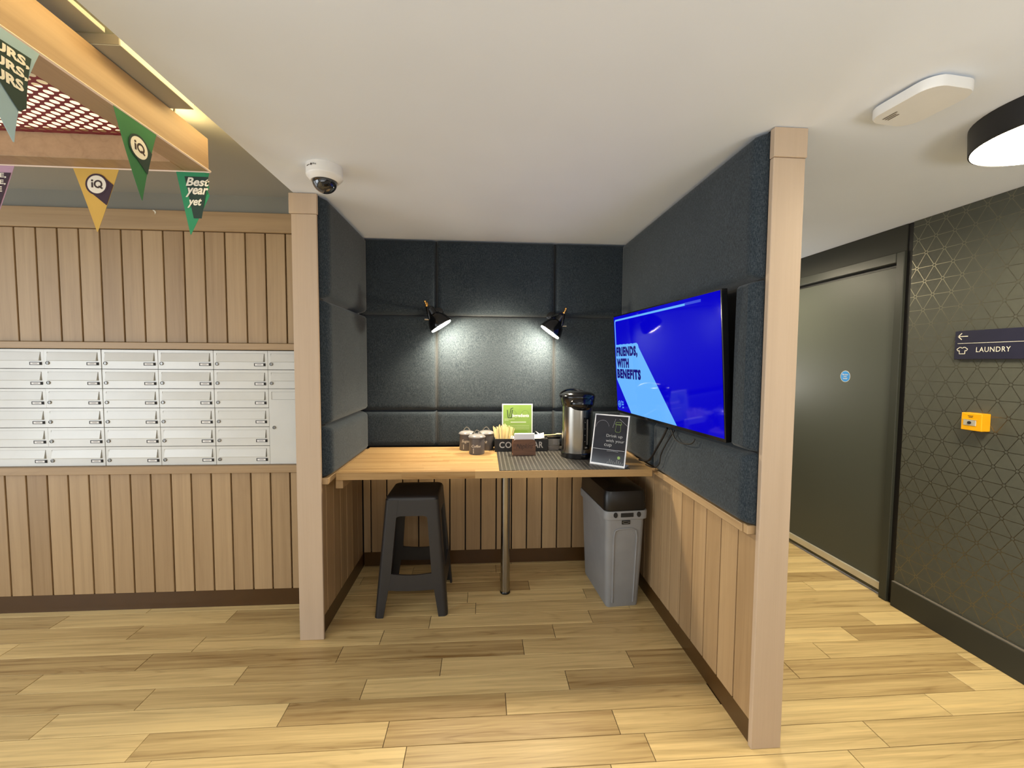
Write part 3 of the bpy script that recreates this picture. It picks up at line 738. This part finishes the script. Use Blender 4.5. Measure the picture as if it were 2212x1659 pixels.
# ------------------------------------------------------------------ stool
t = thing('stool', 'dark grey moulded plastic stool under the counter', 'stool', (-.42, 2.612, 0))
zt = .700; wb, wt = .212, .155; hw = lambda z: wb + (wt - wb) * z / zt; th = .013
def Lsec(sx, sy, z, a):
    r = .024; c0 = hw(z); pts = [(a, 0)] + [(r - r * math.sin(q), r - r * math.cos(q)) for q in [math.radians(x) for x in (0, 22, 45, 68, 90)]] + [(0, a), (th, a), (th, th * 1.5), (th * 1.5, th), (a, th)]
    return [(sx * (c0 - u), sy * (c0 - v), z) for u, v in pts]
for sx, sy in ((-1, -1), (1, -1), (-1, 1), (1, 1)):
    bm = B(); loft(bm, [Lsec(sx, sy, 0, .052), Lsec(sx, sy, .155, .066), Lsec(sx, sy, .25, .074), Lsec(sx, sy, .56, .074), Lsec(sx, sy, .682, .080)]); obj('leg', bm, M['stoolp'], t, True)
def side(k):
    c_, s_ = [(1, 0), (0, 1), (-1, 0), (0, -1)][k]
    def f(u, z, d): q = hw(z) - d; x, y = u, -q; return (x * c_ - y * s_, x * s_ + y * c_, z)
    return f
for k in range(4):
    f = side(k)
    e0 = hw(.155) - .060; e1 = hw(.25) - .070
    bm = B(); top = [(e1 * (1 - 2 * i / 10), .252 - .010 * math.sin(math.pi * i / 10)) for i in range(11)]; bot = [(-e0 * (1 - 2 * i / 10), .158 - .006 * math.sin(math.pi * i / 10)) for i in range(11)]
    prism(bm, top + bot, f, .001, th); obj('stretcher', bm, M['stoolp'], t)
    e2 = hw(.58) - .070; e3 = hw(.682) - .075
    arc = [(-e2 + .0 + .028 * (1 - math.cos(q)), .565 + .022 * math.sin(q)) for q in [math.radians(x) for x in (0, 30, 60, 90)]]
    bm = B(); prism(bm, [(e3, .682), (-e3, .682)] + arc + [(-u, z) for u, z in reversed(arc)], f, .001, th); obj('apron', bm, M['stoolp'], t)
bm = B(); sec = lambda q, z, r: [(x, y, z) for x, y in rrect(2 * (wt - q), 2 * (wt - q), r, 6)]
loft(bm, [sec(-.001, .676, .032), sec(0, .688, .034), sec(.004, .696, .034), sec(.012, .7005, .032), sec(.06, .699, .03)]); obj('seat', bm, M['stoolp'], t, True)

# ------------------------------------------------------------------ waste bin
t = thing('waste_bin', 'slim grey waste bin with black lid under the right end of the counter', 'bin', (.842, 2.652, 0), math.radians(4))
def rs(hx, hy, z, r=.028, cy=0): return [(x, y, z) for x, y in rrect(2 * hx, 2 * hy, r, 5, 0, cy)]
bm = B(); loft(bm, [rs(.100, .212, 0, .02), rs(.105, .217, .012, .028), rs(.116, .232, .30, .03), rs(.1235, .243, .572, .03)]); obj('body', bm, M['binp'], t, True)
bm = B(); loft(bm, [rs(.126, .246, .556, .03), rs(.136, .258, .562, .036), rs(.1375, .260, .604, .036), rs(.134, .256, .612, .034)]); obj('rim', bm, M['binp'], t, True)
bm = B(); loft(bm, [rs(.130, .250, .612, .036), rs(.134, .252, .622, .04), rs(.132, .248, .700, .04), rs(.124, .238, .728, .04), rs(.100, .20, .742, .04), rs(.07, .16, .752, .035)]); obj('lid', bm, M['lidblack'], t, True)
bm = B(); bx(bm, -.040, .040, -.2625, -.256, .577, .603, .003, 2); obj('handle_recess', bm, M['cavityd'], t)
for sx in (-1, 1):
    bm = B(); lathe(bm, [(.0125, 0), (.0125, .004)], 16, (sx * .073, -.2595, .592), Matrix.Rotation(math.radians(90), 4, 'X') @ Matrix.Scale(1.3, 4, Vector((0, 1, 0)))); obj('clip_hole', bm, M['cavityd'], t)
bm = B(); bx(bm, -.026, .026, -.2465, -.240, .528, .551, .001, 1); e = obj('emblem_plate', bm, M['black'], t)
flat('emblem_marks', [stroke([(-.022, .5455), (.022, .5455)], .0015), stroke([(-.022, .538), (-.01, .535), (.01, .535), (.022, .538)], .0022)], lambda u, v: (u, -.2468, v), M['greyink'], e)
# raised arch on the front
def fyb(z): return -(.212 + (.243 - .212) * z / .572) - .004
arch = [(-.066, .03), (-.070, .25), (-.073, .45), (-.066, .487), (-.045, .498), (0, .50), (.045, .498), (.066, .487), (.073, .45), (.070, .25), (.066, .03)]
bm = B(); tube(bm, [(u, fyb(z), z) for u, z in arch], .0055, 8); obj('raised_arch', bm, M['binp'], t, True)

# ------------------------------------------------------------------ television and cables
tvc = Vector((.955, 1.60436, 1.48602)); ta = Vector((-.095857, .995395, 0)); tu = Vector((-.068058, -.006554, .99766)); tn = Vector((-.993066, -.095633, -.068372))
TW, TH = 1.0548, .6188
t = thing('television', 'flat television showing a blue slide on the right side wall', 'television', (0, 0, 0))
t.matrix_world = Matrix(((-ta.x, tu.x, tn.x, (tvc + ta * TW - tu * TH / 2).x), (-ta.y, tu.y, tn.y, (tvc + ta * TW - tu * TH / 2).y), (-ta.z, tu.z, tn.z, (tvc + ta * TW - tu * TH / 2).z), (0, 0, 0, 1)))
# local frame: x runs toward the viewer along the screen, y up, z out of the screen
obj('cabinet', box(0, TW, 0, TH, -.030, -.0012, .002, 1), M['black'], t)
obj('rear_box', box(.2, TW - .2, .06, TH - .18, -.062, -.030, .006, 2), M['blackm'], t)
obj('wall_bracket', box(.40, .64, .22, .40, -.10, -.062), M['blackm'], t)
fz = lambda d: (lambda u, v: (u, v, d))
scr = obj('screen', box(.006, TW - .006, .016, TH - .006, -.0012, 0), M['screenblue'], t)
bar = [(.0285, .433), (.0165, .433), (.0165, .577), (.0175, .5845), (.0215, .590), (.030, .5945), (.8036, .5945), (.8036, .5840), (.036, .5840), (.0300, .581), (.0285, .575)]
vs, fs = bar, [(0, 1, 2, 10), (10, 2, 3, 9), (9, 3, 4, 8), (8, 4, 5), (8, 5, 6, 7)]
wedge = [(.0165, .216), (.2045, .0165), (.7025, .0165), (.3365, .409), (.327, .4285), (.306, .4385), (.292, .436), (.284, .4375), (.262, .4345), (.24, .4375), (.215, .4345), (.19, .4375), (.165, .435), (.14, .4375), (.115, .435), (.09, .4375), (.06, .435), (.0165, .4365)]
flat('light_wedge', [poly(wedge), (vs, fs)], fz(.0004), M['screenlight'], scr)
flat('progress_end', [rect(.8036, .9233, .5850, .5965)], fz(.0004), M['screenmid'], scr)
flat('headline', [text2d('FRIENDS,', .292, .070, .068, 0, .0265, .3515, 1.13), text2d('WITH', .174, .058, .072, 0, .0270, .2905, 1.13), text2d('BENEFITS', .322, .060, .068, 0, .0270, .2235, 1.13)], fz(.0008), M['screennavy'], scr)
flat('corner_logo', [annulus(.040, .057, .0175, .0215), annulus(.042, .057, .006, .010), rect(.029, .032, .049, .062), text2d('Best', .032, .013, .02, 0, .069, .069), text2d('year', .032, .015, .02, 0, .073, .049), text2d('yet', .024, .014, .02, 0, .080, .032)], fz(.0008), M['screenlight'], scr)
for pts, lab, r in (([(.972, 2.13, 1.155), (.968, 2.17, 1.10), (.968, 2.25, 1.02), (.972, 2.335, .945), (.975, 2.40, .915), (.955, 2.47, .905)], 'thick black cable hanging from the television down to the counter', .006),
                    ([(.974, 2.05, 1.155), (.968, 2.12, 1.08), (.968, 2.19, 1.00), (.972, 2.22, .94), (.972, 2.30, .90), (.960, 2.38, .899)], 'thin black cable hanging nearest the room below the television', .0032),
                    ([(.972, 2.08, 1.155), (.966, 2.02, 1.115), (.966, 1.94, 1.11), (.966, 1.86, 1.125), (.972, 1.84, 1.15)], 'short looped black cable sagging under the television', .0032)):
    fine = []
    P_ = [Vector(p) for p in pts]; P_ = [P_[0]] + P_ + [P_[-1]]
    for i in range(1, len(P_) - 2):
        for q in range(6):
            u = q / 6; a, b, c, d = P_[i - 1:i + 3]
            fine.append(.5 * ((2 * b) + (c - a) * u + (2 * a - 5 * b + 4 * c - d) * u * u + (3 * b - a - 3 * c + d) * u ** 3))
    fine.append(P_[-1]); bm = B(); tube(bm, fine, r, 8); tag(obj('cable', bm, M['blackm'], None, True), lab, 'cable', 'cables under the television')

# ------------------------------------------------------------------ wall lamps
def lamp(label, disc_c, nrm, knob, plate, side):
    t = thing('wall_lamp', label, 'lamp', plate)
    P0 = Vector(plate); dc = Vector(disc_c) - P0; n_ = Vector(nrm).normalized(); kb = Vector(knob) - P0
    q = n_.to_track_quat('Z', 'Y').to_matrix().to_4x4()       # z axis = the way the light faces
    bm = B(); lathe(bm, [(.078, 0), (.079, -.006), (.074, -.030), (.060, -.062), (.040, -.085), (.027, -.094), (.026, -.135), (.018, -.142), (.001, -.143)], 32, dc, q); obj('shade', bm, M['black'], t, True)
    bm = B(); lathe(bm, [(.072, .0005), (.070, .004), (.04, .006), (.001, .0065)], 28, dc, q); obj('diffuser', bm, M['lamp'], t, True)
    bm = B(); lathe(bm, [(.036, .0), (.036, .012), (.030, .016)], 24, (0, 0, 0), Matrix.Rotation(math.radians(90), 4, 'X')); obj('wall_plate', bm, M['black'], t, True)
    neck = dc - n_ * .115
    bm = B(); tube(bm, [(0, -.01, 0), (0, -.05, .002), (kb.x * .5, kb.y - .01, kb.z * .6), kb], .008, 10); tube(bm, [kb, kb * .5 + (dc - n_ * .05) * .5 + Vector((side * -.022, -.02, 0)), dc - n_ * .05 + Vector((side * -.045, -.02, 0))], .0105, 10); obj('arm', bm, M['black'], t, True)
    bm = B()
    for c_, ax in ((kb, Vector((-side * .35, -.2, .9))), (neck, -n_)):
        ax = ax.normalized(); qq = ax.to_track_quat('Z', 'Y').to_matrix().to_4x4()
        lathe(bm, [(.0135, 0), (.0135, .008), (.006, .010), (.0055, .026), (.009, .029), (.008, .038), (.003, .041)], 14, c_ + (ax * .028 if c_ is neck else Vector((0, 0, 0))), qq)
    obj('knob', bm, M['brass'], t, True)
    bm = B(); lathe(bm, [(.006, -.03), (.006, .03)], 10, dc - n_ * .05 + Vector((side * -.05, -.01, 0)), Matrix.Rotation(math.radians(90), 4, 'Y')); obj('hinge_bolt', bm, M['steel'], t, True)
lamp('black wall lamp on the left of the nook back wall with lit disc tilted right', (-.281, 2.815, 1.7345), (.54, .02, -.84), (-.372, 2.80, 1.862), (-.318, 2.984, 1.842), 1)
lamp('black wall lamp on the right of the nook back wall with lit disc tilted left', (.449, 2.815, 1.7030), (-.58, .05, -.80), (.540, 2.80, 1.828), (.486, 2.984, 1.822), -1)

# ------------------------------------------------------------------ coffee things on the counter
def canister(label, x, y, z, txt, wd):
    t = thing('canister', label, 'canister', (x, y, z), 0, 'lidded grey canisters')
    bm = B(); lathe(bm, [(.048, 0), (.051, .002), (.0515, .005), (.0515, .104), (.0535, .106), (.0535, .110), (.050, .111)], 36); obj('body', bm, M['greyenamel'], t, True)
    bm = B(); lathe(bm, [(.0565, .110), (.0575, .1125), (.0560, .117), (.048, .124), (.034, .130), (.016, .133), (.001, .1335)], 36); l_ = obj('lid', bm, M['greylid'], t, True)
    bm = B(); tube(bm, [(-.027, -.003, .130), (-.022, -.003, .137), (-.010, -.003, .153), (0, -.003, .157), (.010, -.003, .153), (.022, -.003, .137), (.027, -.003, .130)], [.0052, .0042, .0036, .0036, .0036, .0042, .0052], 8)
    lathe(bm, [(.001, -.005), (.0045, -.003), (.0055, 0), (.0045, .003), (.001, .005)], 10, (-.0, -.003, .158)); obj('handle', bm, M['steel'], l_, True)
    f = lambda u, v: (.0519 * math.sin(u / .0519), -.0519 * math.cos(u / .0519), v)
    pt = [text2d(txt, wd, None, .0, .35, -.036, .052 if txt != 'Coffee' else .050)]
    for i in range(6): pt.append(rect(-.0235 if i % 2 else -.0245, -.0195, .012 + i * .0055, .0155 + i * .0055))
    flat('lettering', pt, f, M['cream'], t)
canister('grey sugar canister with lid at the back left of the canister trio', -.113, 2.879, ZT, 'Sugar', .062)
canister('grey coffee canister with lid in front of the other two', -.042, 2.747, ZT, 'Coffee', .062)
canister('grey tea canister with lid behind and right of the coffee one', .0200, 2.885, ZT, 'Tea', .042)
# caddy
t = thing('coffee_caddy', 'black wooden caddy lettered coffee bar holding stirrers and sachets', 'caddy', (.258, 2.785, ZM))
hwd = .180; bm = B(); bx(bm, -hwd, hwd, 0, .008, 0, .086, .0008, 1); obj('front_board', bm, M['chalkboard'], t)
obj('back_board', box(-hwd, hwd,   .117, .125, 0, .086, .0008, 1), M['chalkboard'], t)
for a in (-hwd, hwd - .008): obj('side_board', box(a, a + .008, .0082, .1168, 0, .086, .0008, 1), M['chalkboard'], t)
for a in (-.062, .058): obj('divider', box(a, a + .005, .0082, .1168, .006, .080), M['chalkboard'], t)
obj('bottom', box(-hwd + .0082, hwd - .0082, .0082, .1168, 0, .006), M['chalkboard'], t)
flat('lettering', [text2d('COFFEE', .196, .043, .022, 0, -.150, .024, 1.08), text2d('BAR', .092, .043, .022, 0, .056, .024, 1.08)], lambda u, v: (u, -.0006, v), M['silverlet'], t)
sm = None
for i in range(44):
    if sm is None:
        bm = B(); bx(bm, -.0030, .0030, -.0007, .0007, 0, .140, .0004, 1); sm = mb_mesh('stirrer', bm, [M['birch']])
    q = (i % 15) / 14 - .5; row = i // 15
    o = bpy.data.objects.new('stirrer', sm); x = .1375 + q * .085 + random.uniform(-.003, .003); y = 2.806 + row * .034 + random.uniform(-.006, .010)
    o.location = (x, y, ZM + .0065 + random.uniform(0, .012) + (.022 * (1 - abs(q) * 2) if random.random() < .7 else .010))
    o.rotation_euler = (random.uniform(-.05, .05), max(-.26, min(.26, q * .40 + random.uniform(-.06, .06))), random.uniform(-.8, .8)); link(o)
    tag(o, 'thin pale wooden stirrer standing in the bunch in the black caddy', 'stirrer', 'wooden stirrers in the black caddy')
def sachet(x, y, z, rot, lab):
    bm = B(); n = 5; g_ = [[None] * n for _ in range(n)]
    for i in range(n):
        for j in range(n):
            u, v = i / (n - 1) - .5, j / (n - 1) - .5; h_ = .006 * (1 - (2 * u) ** 2) * (1 - (2 * v) ** 2)
            g_[i][j] = (bm.verts.new((u * .052, v * .038, h_)), bm.verts.new((u * .052, v * .038, -h_ * .6 - .0003)))
    for i in range(n - 1):
        for j in range(n - 1):
            for s_ in (0, 1): bm.faces.new((g_[i][j][s_], g_[i + 1][j][s_], g_[i + 1][j + 1][s_], g_[i][j + 1][s_]))
    for i in range(n - 1):
        for (a, b) in (((i, 0), (i + 1, 0)), ((i, n - 1), (i + 1, n - 1)), ((0, i), (0, i + 1)), ((n - 1, i), (n - 1, i + 1))):
            bm.faces.new((g_[a[0]][a[1]][0], g_[b[0]][b[1]][0], g_[b[0]][b[1]][1], g_[a[0]][a[1]][1]))
    o = obj('sachet', bm, M['paper'], None, True); o.location = (x, y, z); o.rotation_euler = rot
    tag(o, lab, 'sachet', 'white sachets in the black caddy')
sachet(.372, 2.845, ZM + .088, (.9, .1, .3), 'small white sachet leaning in the right part of the black caddy')
sachet(.398, 2.860, ZM + .092, (1.1, -.3, -.4), 'small white sachet nearest the clear tub in the black caddy')
sachet(.386, 2.880, ZM + .102, (.7, .5, 1.0), 'topmost white sachet sticking out of the black caddy')
sachet(.350, 2.870, ZM + .080, (1.2, .0, .2), 'white sachet just behind the napkins in the black caddy')
sachet(.200, 2.84, ZM + .085, (1.1, .4, .9), 'white sachet beside the wooden stirrers in the black caddy')
# napkin holder
t = thing('napkin_holder', 'walnut napkin holder with cursive lettering in front of the caddy', 'holder', (.266, 2.664, ZM), math.radians(3))
def tab(y0, y1): return prism(B(), [(-.0745, 0), (.0745, 0)] + [(.0745 - .022 * (1 - math.cos(q)), .082 + .022 * math.sin(q)) for q in [math.radians(x) for x in (0, 25, 50, 75, 90)]] + [(-.0745 + .022 * (1 - math.cos(q)), .082 + .022 * math.sin(q)) for q in [math.radians(x) for x in (90, 75, 50, 25, 0)]], lambda u, v, d: (u, d, v), y0, y1)
fr = obj('front_board', tab(0, .006), M['walnut'], t); obj('back_board', tab(.050, .056), M['walnut'], t); obj('base', box(-.0745, .0745, .0061, .0499, 0, .006), M['walnut'], t)
flat('lettering', [text2d('Napkins', .108, .040, .0, .35, -.052, .036)], lambda u, v: (u, -.0006, v), M['darkink'], fr)
for i in range(7):
    q = box(-.066 + .001 * (i % 3), .068 - .001 * (i % 2), 0, .0042, 0, .134 - .0016 * (i % 4), .0012, 1)
    o = obj('napkin', q, M['paper']); o.location = (.266 + .0007 * i, 2.6725 + i * .0058, ZM + .0065); o.rotation_euler = (0, 0, math.radians(3))
    tag(o, 'frontmost folded white paper napkin in the walnut holder' if i == 0 else 'folded white paper napkin behind the frontmost one in the walnut holder', 'napkin', 'white napkins in the walnut holder')
# clear tub with spoon
t = thing('clear_tub', 'clear plastic tub with black rim between caddy and hot water urn', 'tub', (.483, 2.860, ZM))
bm = B(); loft(bm, [rs(.040, .05, 0, .01), rs(.044, .055, .082, .012)]); obj('body', bm, M['clear'], t, True)
bm = B(); loft(bm, [rs(.047, .058, .082, .012), rs(.047, .058, .096, .012)]); obj('rim', bm, M['black'], t, True)
obj('contents', box(-.036, .036, -.044, .044, .003, .030, .004, 2), M['walnut'], t)
bm = B(); tube(bm, [(-.075, 0, .0), (-.03, 0, .001), (.012, 0, .004)], .0035, 8)
lathe(bm, [(.001, -.004), (.012, -.003), (.016, .001), (.016, .004), (.010, .002), (.001, 0)], 16, (.026, 0, .006), Matrix.Scale(1.35, 4, Vector((1, 0, 0))))
o = obj('wooden_spoon', bm, M['birch'], None, True); o.location = (.497, 2.845, ZM + .1005); tag(o, 'small wooden spoon lying across the clear tub', 'spoon')
# green sign
def easel(t, W_, Hh, lean, printmat, foot):
    a = math.radians(lean); f = lambda u, v, d: (u, v * math.sin(a) + d * math.cos(a), v * math.cos(a) - d * math.sin(a) + .004)
    bm = B(); prism(bm, [(-W_ / 2, 0), (W_ / 2, 0), (W_ / 2, Hh), (-W_ / 2, Hh)], f, 0, .0045); obj('acrylic_plate', bm, M['acryl'], t)
    obj('foot', box(-W_ / 2, W_ / 2, -.004, foot, 0, .004), M['acryl'], t)
    m_ = .0075; p = flat('print', [rect(-W_ / 2 + m_, W_ / 2 - m_, m_, Hh - m_)], lambda u, v: f(u, v, -.0006), printmat, t)
    return p, (lambda e: (lambda u, v: f(u, v, -e)))
t = thing('green_sign', 'lime green ingredients sign in a clear stand against the back padding', 'sign', (.2415, 2.9255, ZM))
p, F_ = easel(t, .217, .305, 2.5, M['lime'], .040)
flat('heading', [text2d('Ingredients', .118, .030, .018, 0, -.035, .204)], F_(.0011), M['paper'], p)
flat('glass_and_straw', [stroke([(-.072, .262), (-.066, .206), (-.042, .206), (-.036, .262)], .0055), stroke([(-.056, .214), (-.046, .270), (-.030, .276)], .0048)], F_(.0011), M['darkgreenink'], p)
flat('rules', [rect(-.092, -.020, .196, .1975), rect(-.048, .062, .173, .1775), rect(-.092, -.062, .189, .1902)] + [rect(-.08 + .01 * (i % 2), .085, .150 - i * .012, .1508 - i * .012) for i in range(3)], F_(.0011), M['cream'], p)
arcs = [(.025 + .030 * math.cos(math.radians(q)), .222 + .040 * math.sin(math.radians(q))) for q in range(0, 181, 15)]
flat('printed_hills', [stroke([(-.03 + .024 * math.cos(math.radians(q)), .222 + .036 * math.sin(math.radians(q))) for q in range(0, 181, 15)], .001), stroke([(.055 + .030 * math.cos(math.radians(q)), .215 + .044 * math.sin(math.radians(q))) for q in range(-20, 201, 15)], .001)], F_(.0011), M['darkgreenink'], p)
flat('printed_shrubs', [poly([(-.02, .05), (.075, .05), (.08, .10), (.066, .118), (-.03, .118)]), ], F_(.0010), M['olive'], p)
# urn
t = thing('hot_water_urn', 'tall stainless hot water urn with black lid on the mat', 'urn', (.6055, 2.640, ZM), math.radians(8))
bm = B(); lathe(bm, [(.099, 0), (.104, .003), (.104, .030), (.100, .034)], 40); obj('base', bm, M['black'], t, True)
bm = B(); lathe(bm, [(.0985, .034), (.0985, .335)], 48); obj('body', bm, M['steel'], t, True)
bm = B(); lathe(bm, [(.0990, .325), (.1030, .335), (.1085, .365), (.1120, .385), (.1120, .393), (.104, .404), (.085, .414), (.05, .420), (.001, .421)], 44)
obj('lid', bm, M['black'], t, True)
bm = B(); r_ = bmesh.ops.create_uvsphere(bm, u_segments=24, v_segments=12, radius=1)
for v in bm.verts: v.co = Vector((v.co.x * .078, -.068 + v.co.y * .055, .348 + v.co.z * .052))
obj('spout_cowl', bm, M['black'], t, True)
bm = B(); tube(bm, [(.1125 * math.cos(a), .1125 * math.sin(a), .390 + .035 * max(0, math.sin(a)) ** 2) for a in [math.radians(q) for q in range(0, 181, 12)]], .007, 8); obj('carry_handle', bm, M['black'], t, True)
bm = B(); bx(bm, -.040, .040, .070, .116, .03, .33, .01, 2); obj('rear_housing', bm, M['black'], t, True)
def cyl2(R, a0): return lambda u, v: (R * math.sin(a0 + u / R), -R * math.cos(a0 + u / R), v)
ga = math.radians(14)
V = []; Fc = []
def curved(name, u0, u1, v0, v1, R0, R1, a0, mat, par, n=8):
    bm = B(); fo_ = cyl2(R1, a0); fi = cyl2(R0, a0); A = []
    for i in range(n + 1):
        u = u0 + (u1 - u0) * i / n; A.append([bm.verts.new(fo_(u, v0)), bm.verts.new(fo_(u, v1)), bm.verts.new(fi(u, v1)), bm.verts.new(fi(u, v0))])
    for a, b in zip(A, A[1:]):
        for k_ in range(4): bm.faces.new((a[k_], b[k_], b[(k_ + 1) % 4], a[(k_ + 1) % 4]))
    bm.faces.new(A[0]); bm.faces.new(A[-1]); return obj(name, bm, mat, par)
gp = curved('gauge_panel', -.022, .022, .060, .262, .0975, .1015, ga, M['black'], t)
curved('sight_tube', .001, .011, .090, .250, .1015, .1025, ga, M['medgrey'], gp, 4)
flat('lettering', [text2d('5.0L', .018, .0085, .01, 0, -.010, .069)] + [rect(-.012, -.0095, .11 + .04 * i, .1125 + .04 * i) for i in range(4)], cyl2(.1018, ga), M['cream'], gp)
# black sign
t = thing('drink_sign', 'black drink up sign in a clear stand at the front right of the counter', 'sign', (.7245, 2.3745, ZM), math.radians(-37.1))
p, F_ = easel(t, .213, .300, 15, M['slate'], .075)
flat('heading', [text2d('Drink up', .098, .022, .0, 0, -.022, .160), text2d('with your', .112, .022, 0, 0, -.022, .131), text2d('cup', .046, .020, .0, 0, -.030, .104)], F_(.0011), M['greyink'], p)
flat('rules', [rect(-.096, .096, .090, .0915), rect(-.01, .06, .083, .0838)], F_(.0011), M['acryl'], p)
cup = [(.028, .205), (.032, .242), (.058, .242), (.060, .205), (.054, .198), (.034, .198), (.028, .205)]
flat('printed_cup', [stroke(cup, .0012), stroke([(.026, .243), (.030, .256), (.060, .257), (.064, .244), (.026, .243)], .0016)], F_(.0011), M['lime'], p)
dots = []
for i in range(17): q = math.radians(20 + i * 9.5); dots.append(disc(-.052 + .042 * math.cos(q), .215 + .048 * math.sin(q), .0012, 6))
for i in range(14): dots.append(disc(.05 + i * .0042, .275 - i * .0032, .0012, 6))
for i in range(9): dots.append(disc(.012 + i * .0015, .225 + i * .006, .0012, 6))
flat('dotted_line', dots, F_(.0011), M['acryl'], p)
grass = [stroke([(.0 + i * .011, .012), (.002 + i * .0112, .022 + .016 * ((i * 7) % 4) / 3)], .0018) for i in range(9)]
flat('printed_grass', grass, F_(.0011), M['greyink'], p); flat('round_mark', [disc(.066, .050, .009, 16)], F_(.0012), M['lime'], p)
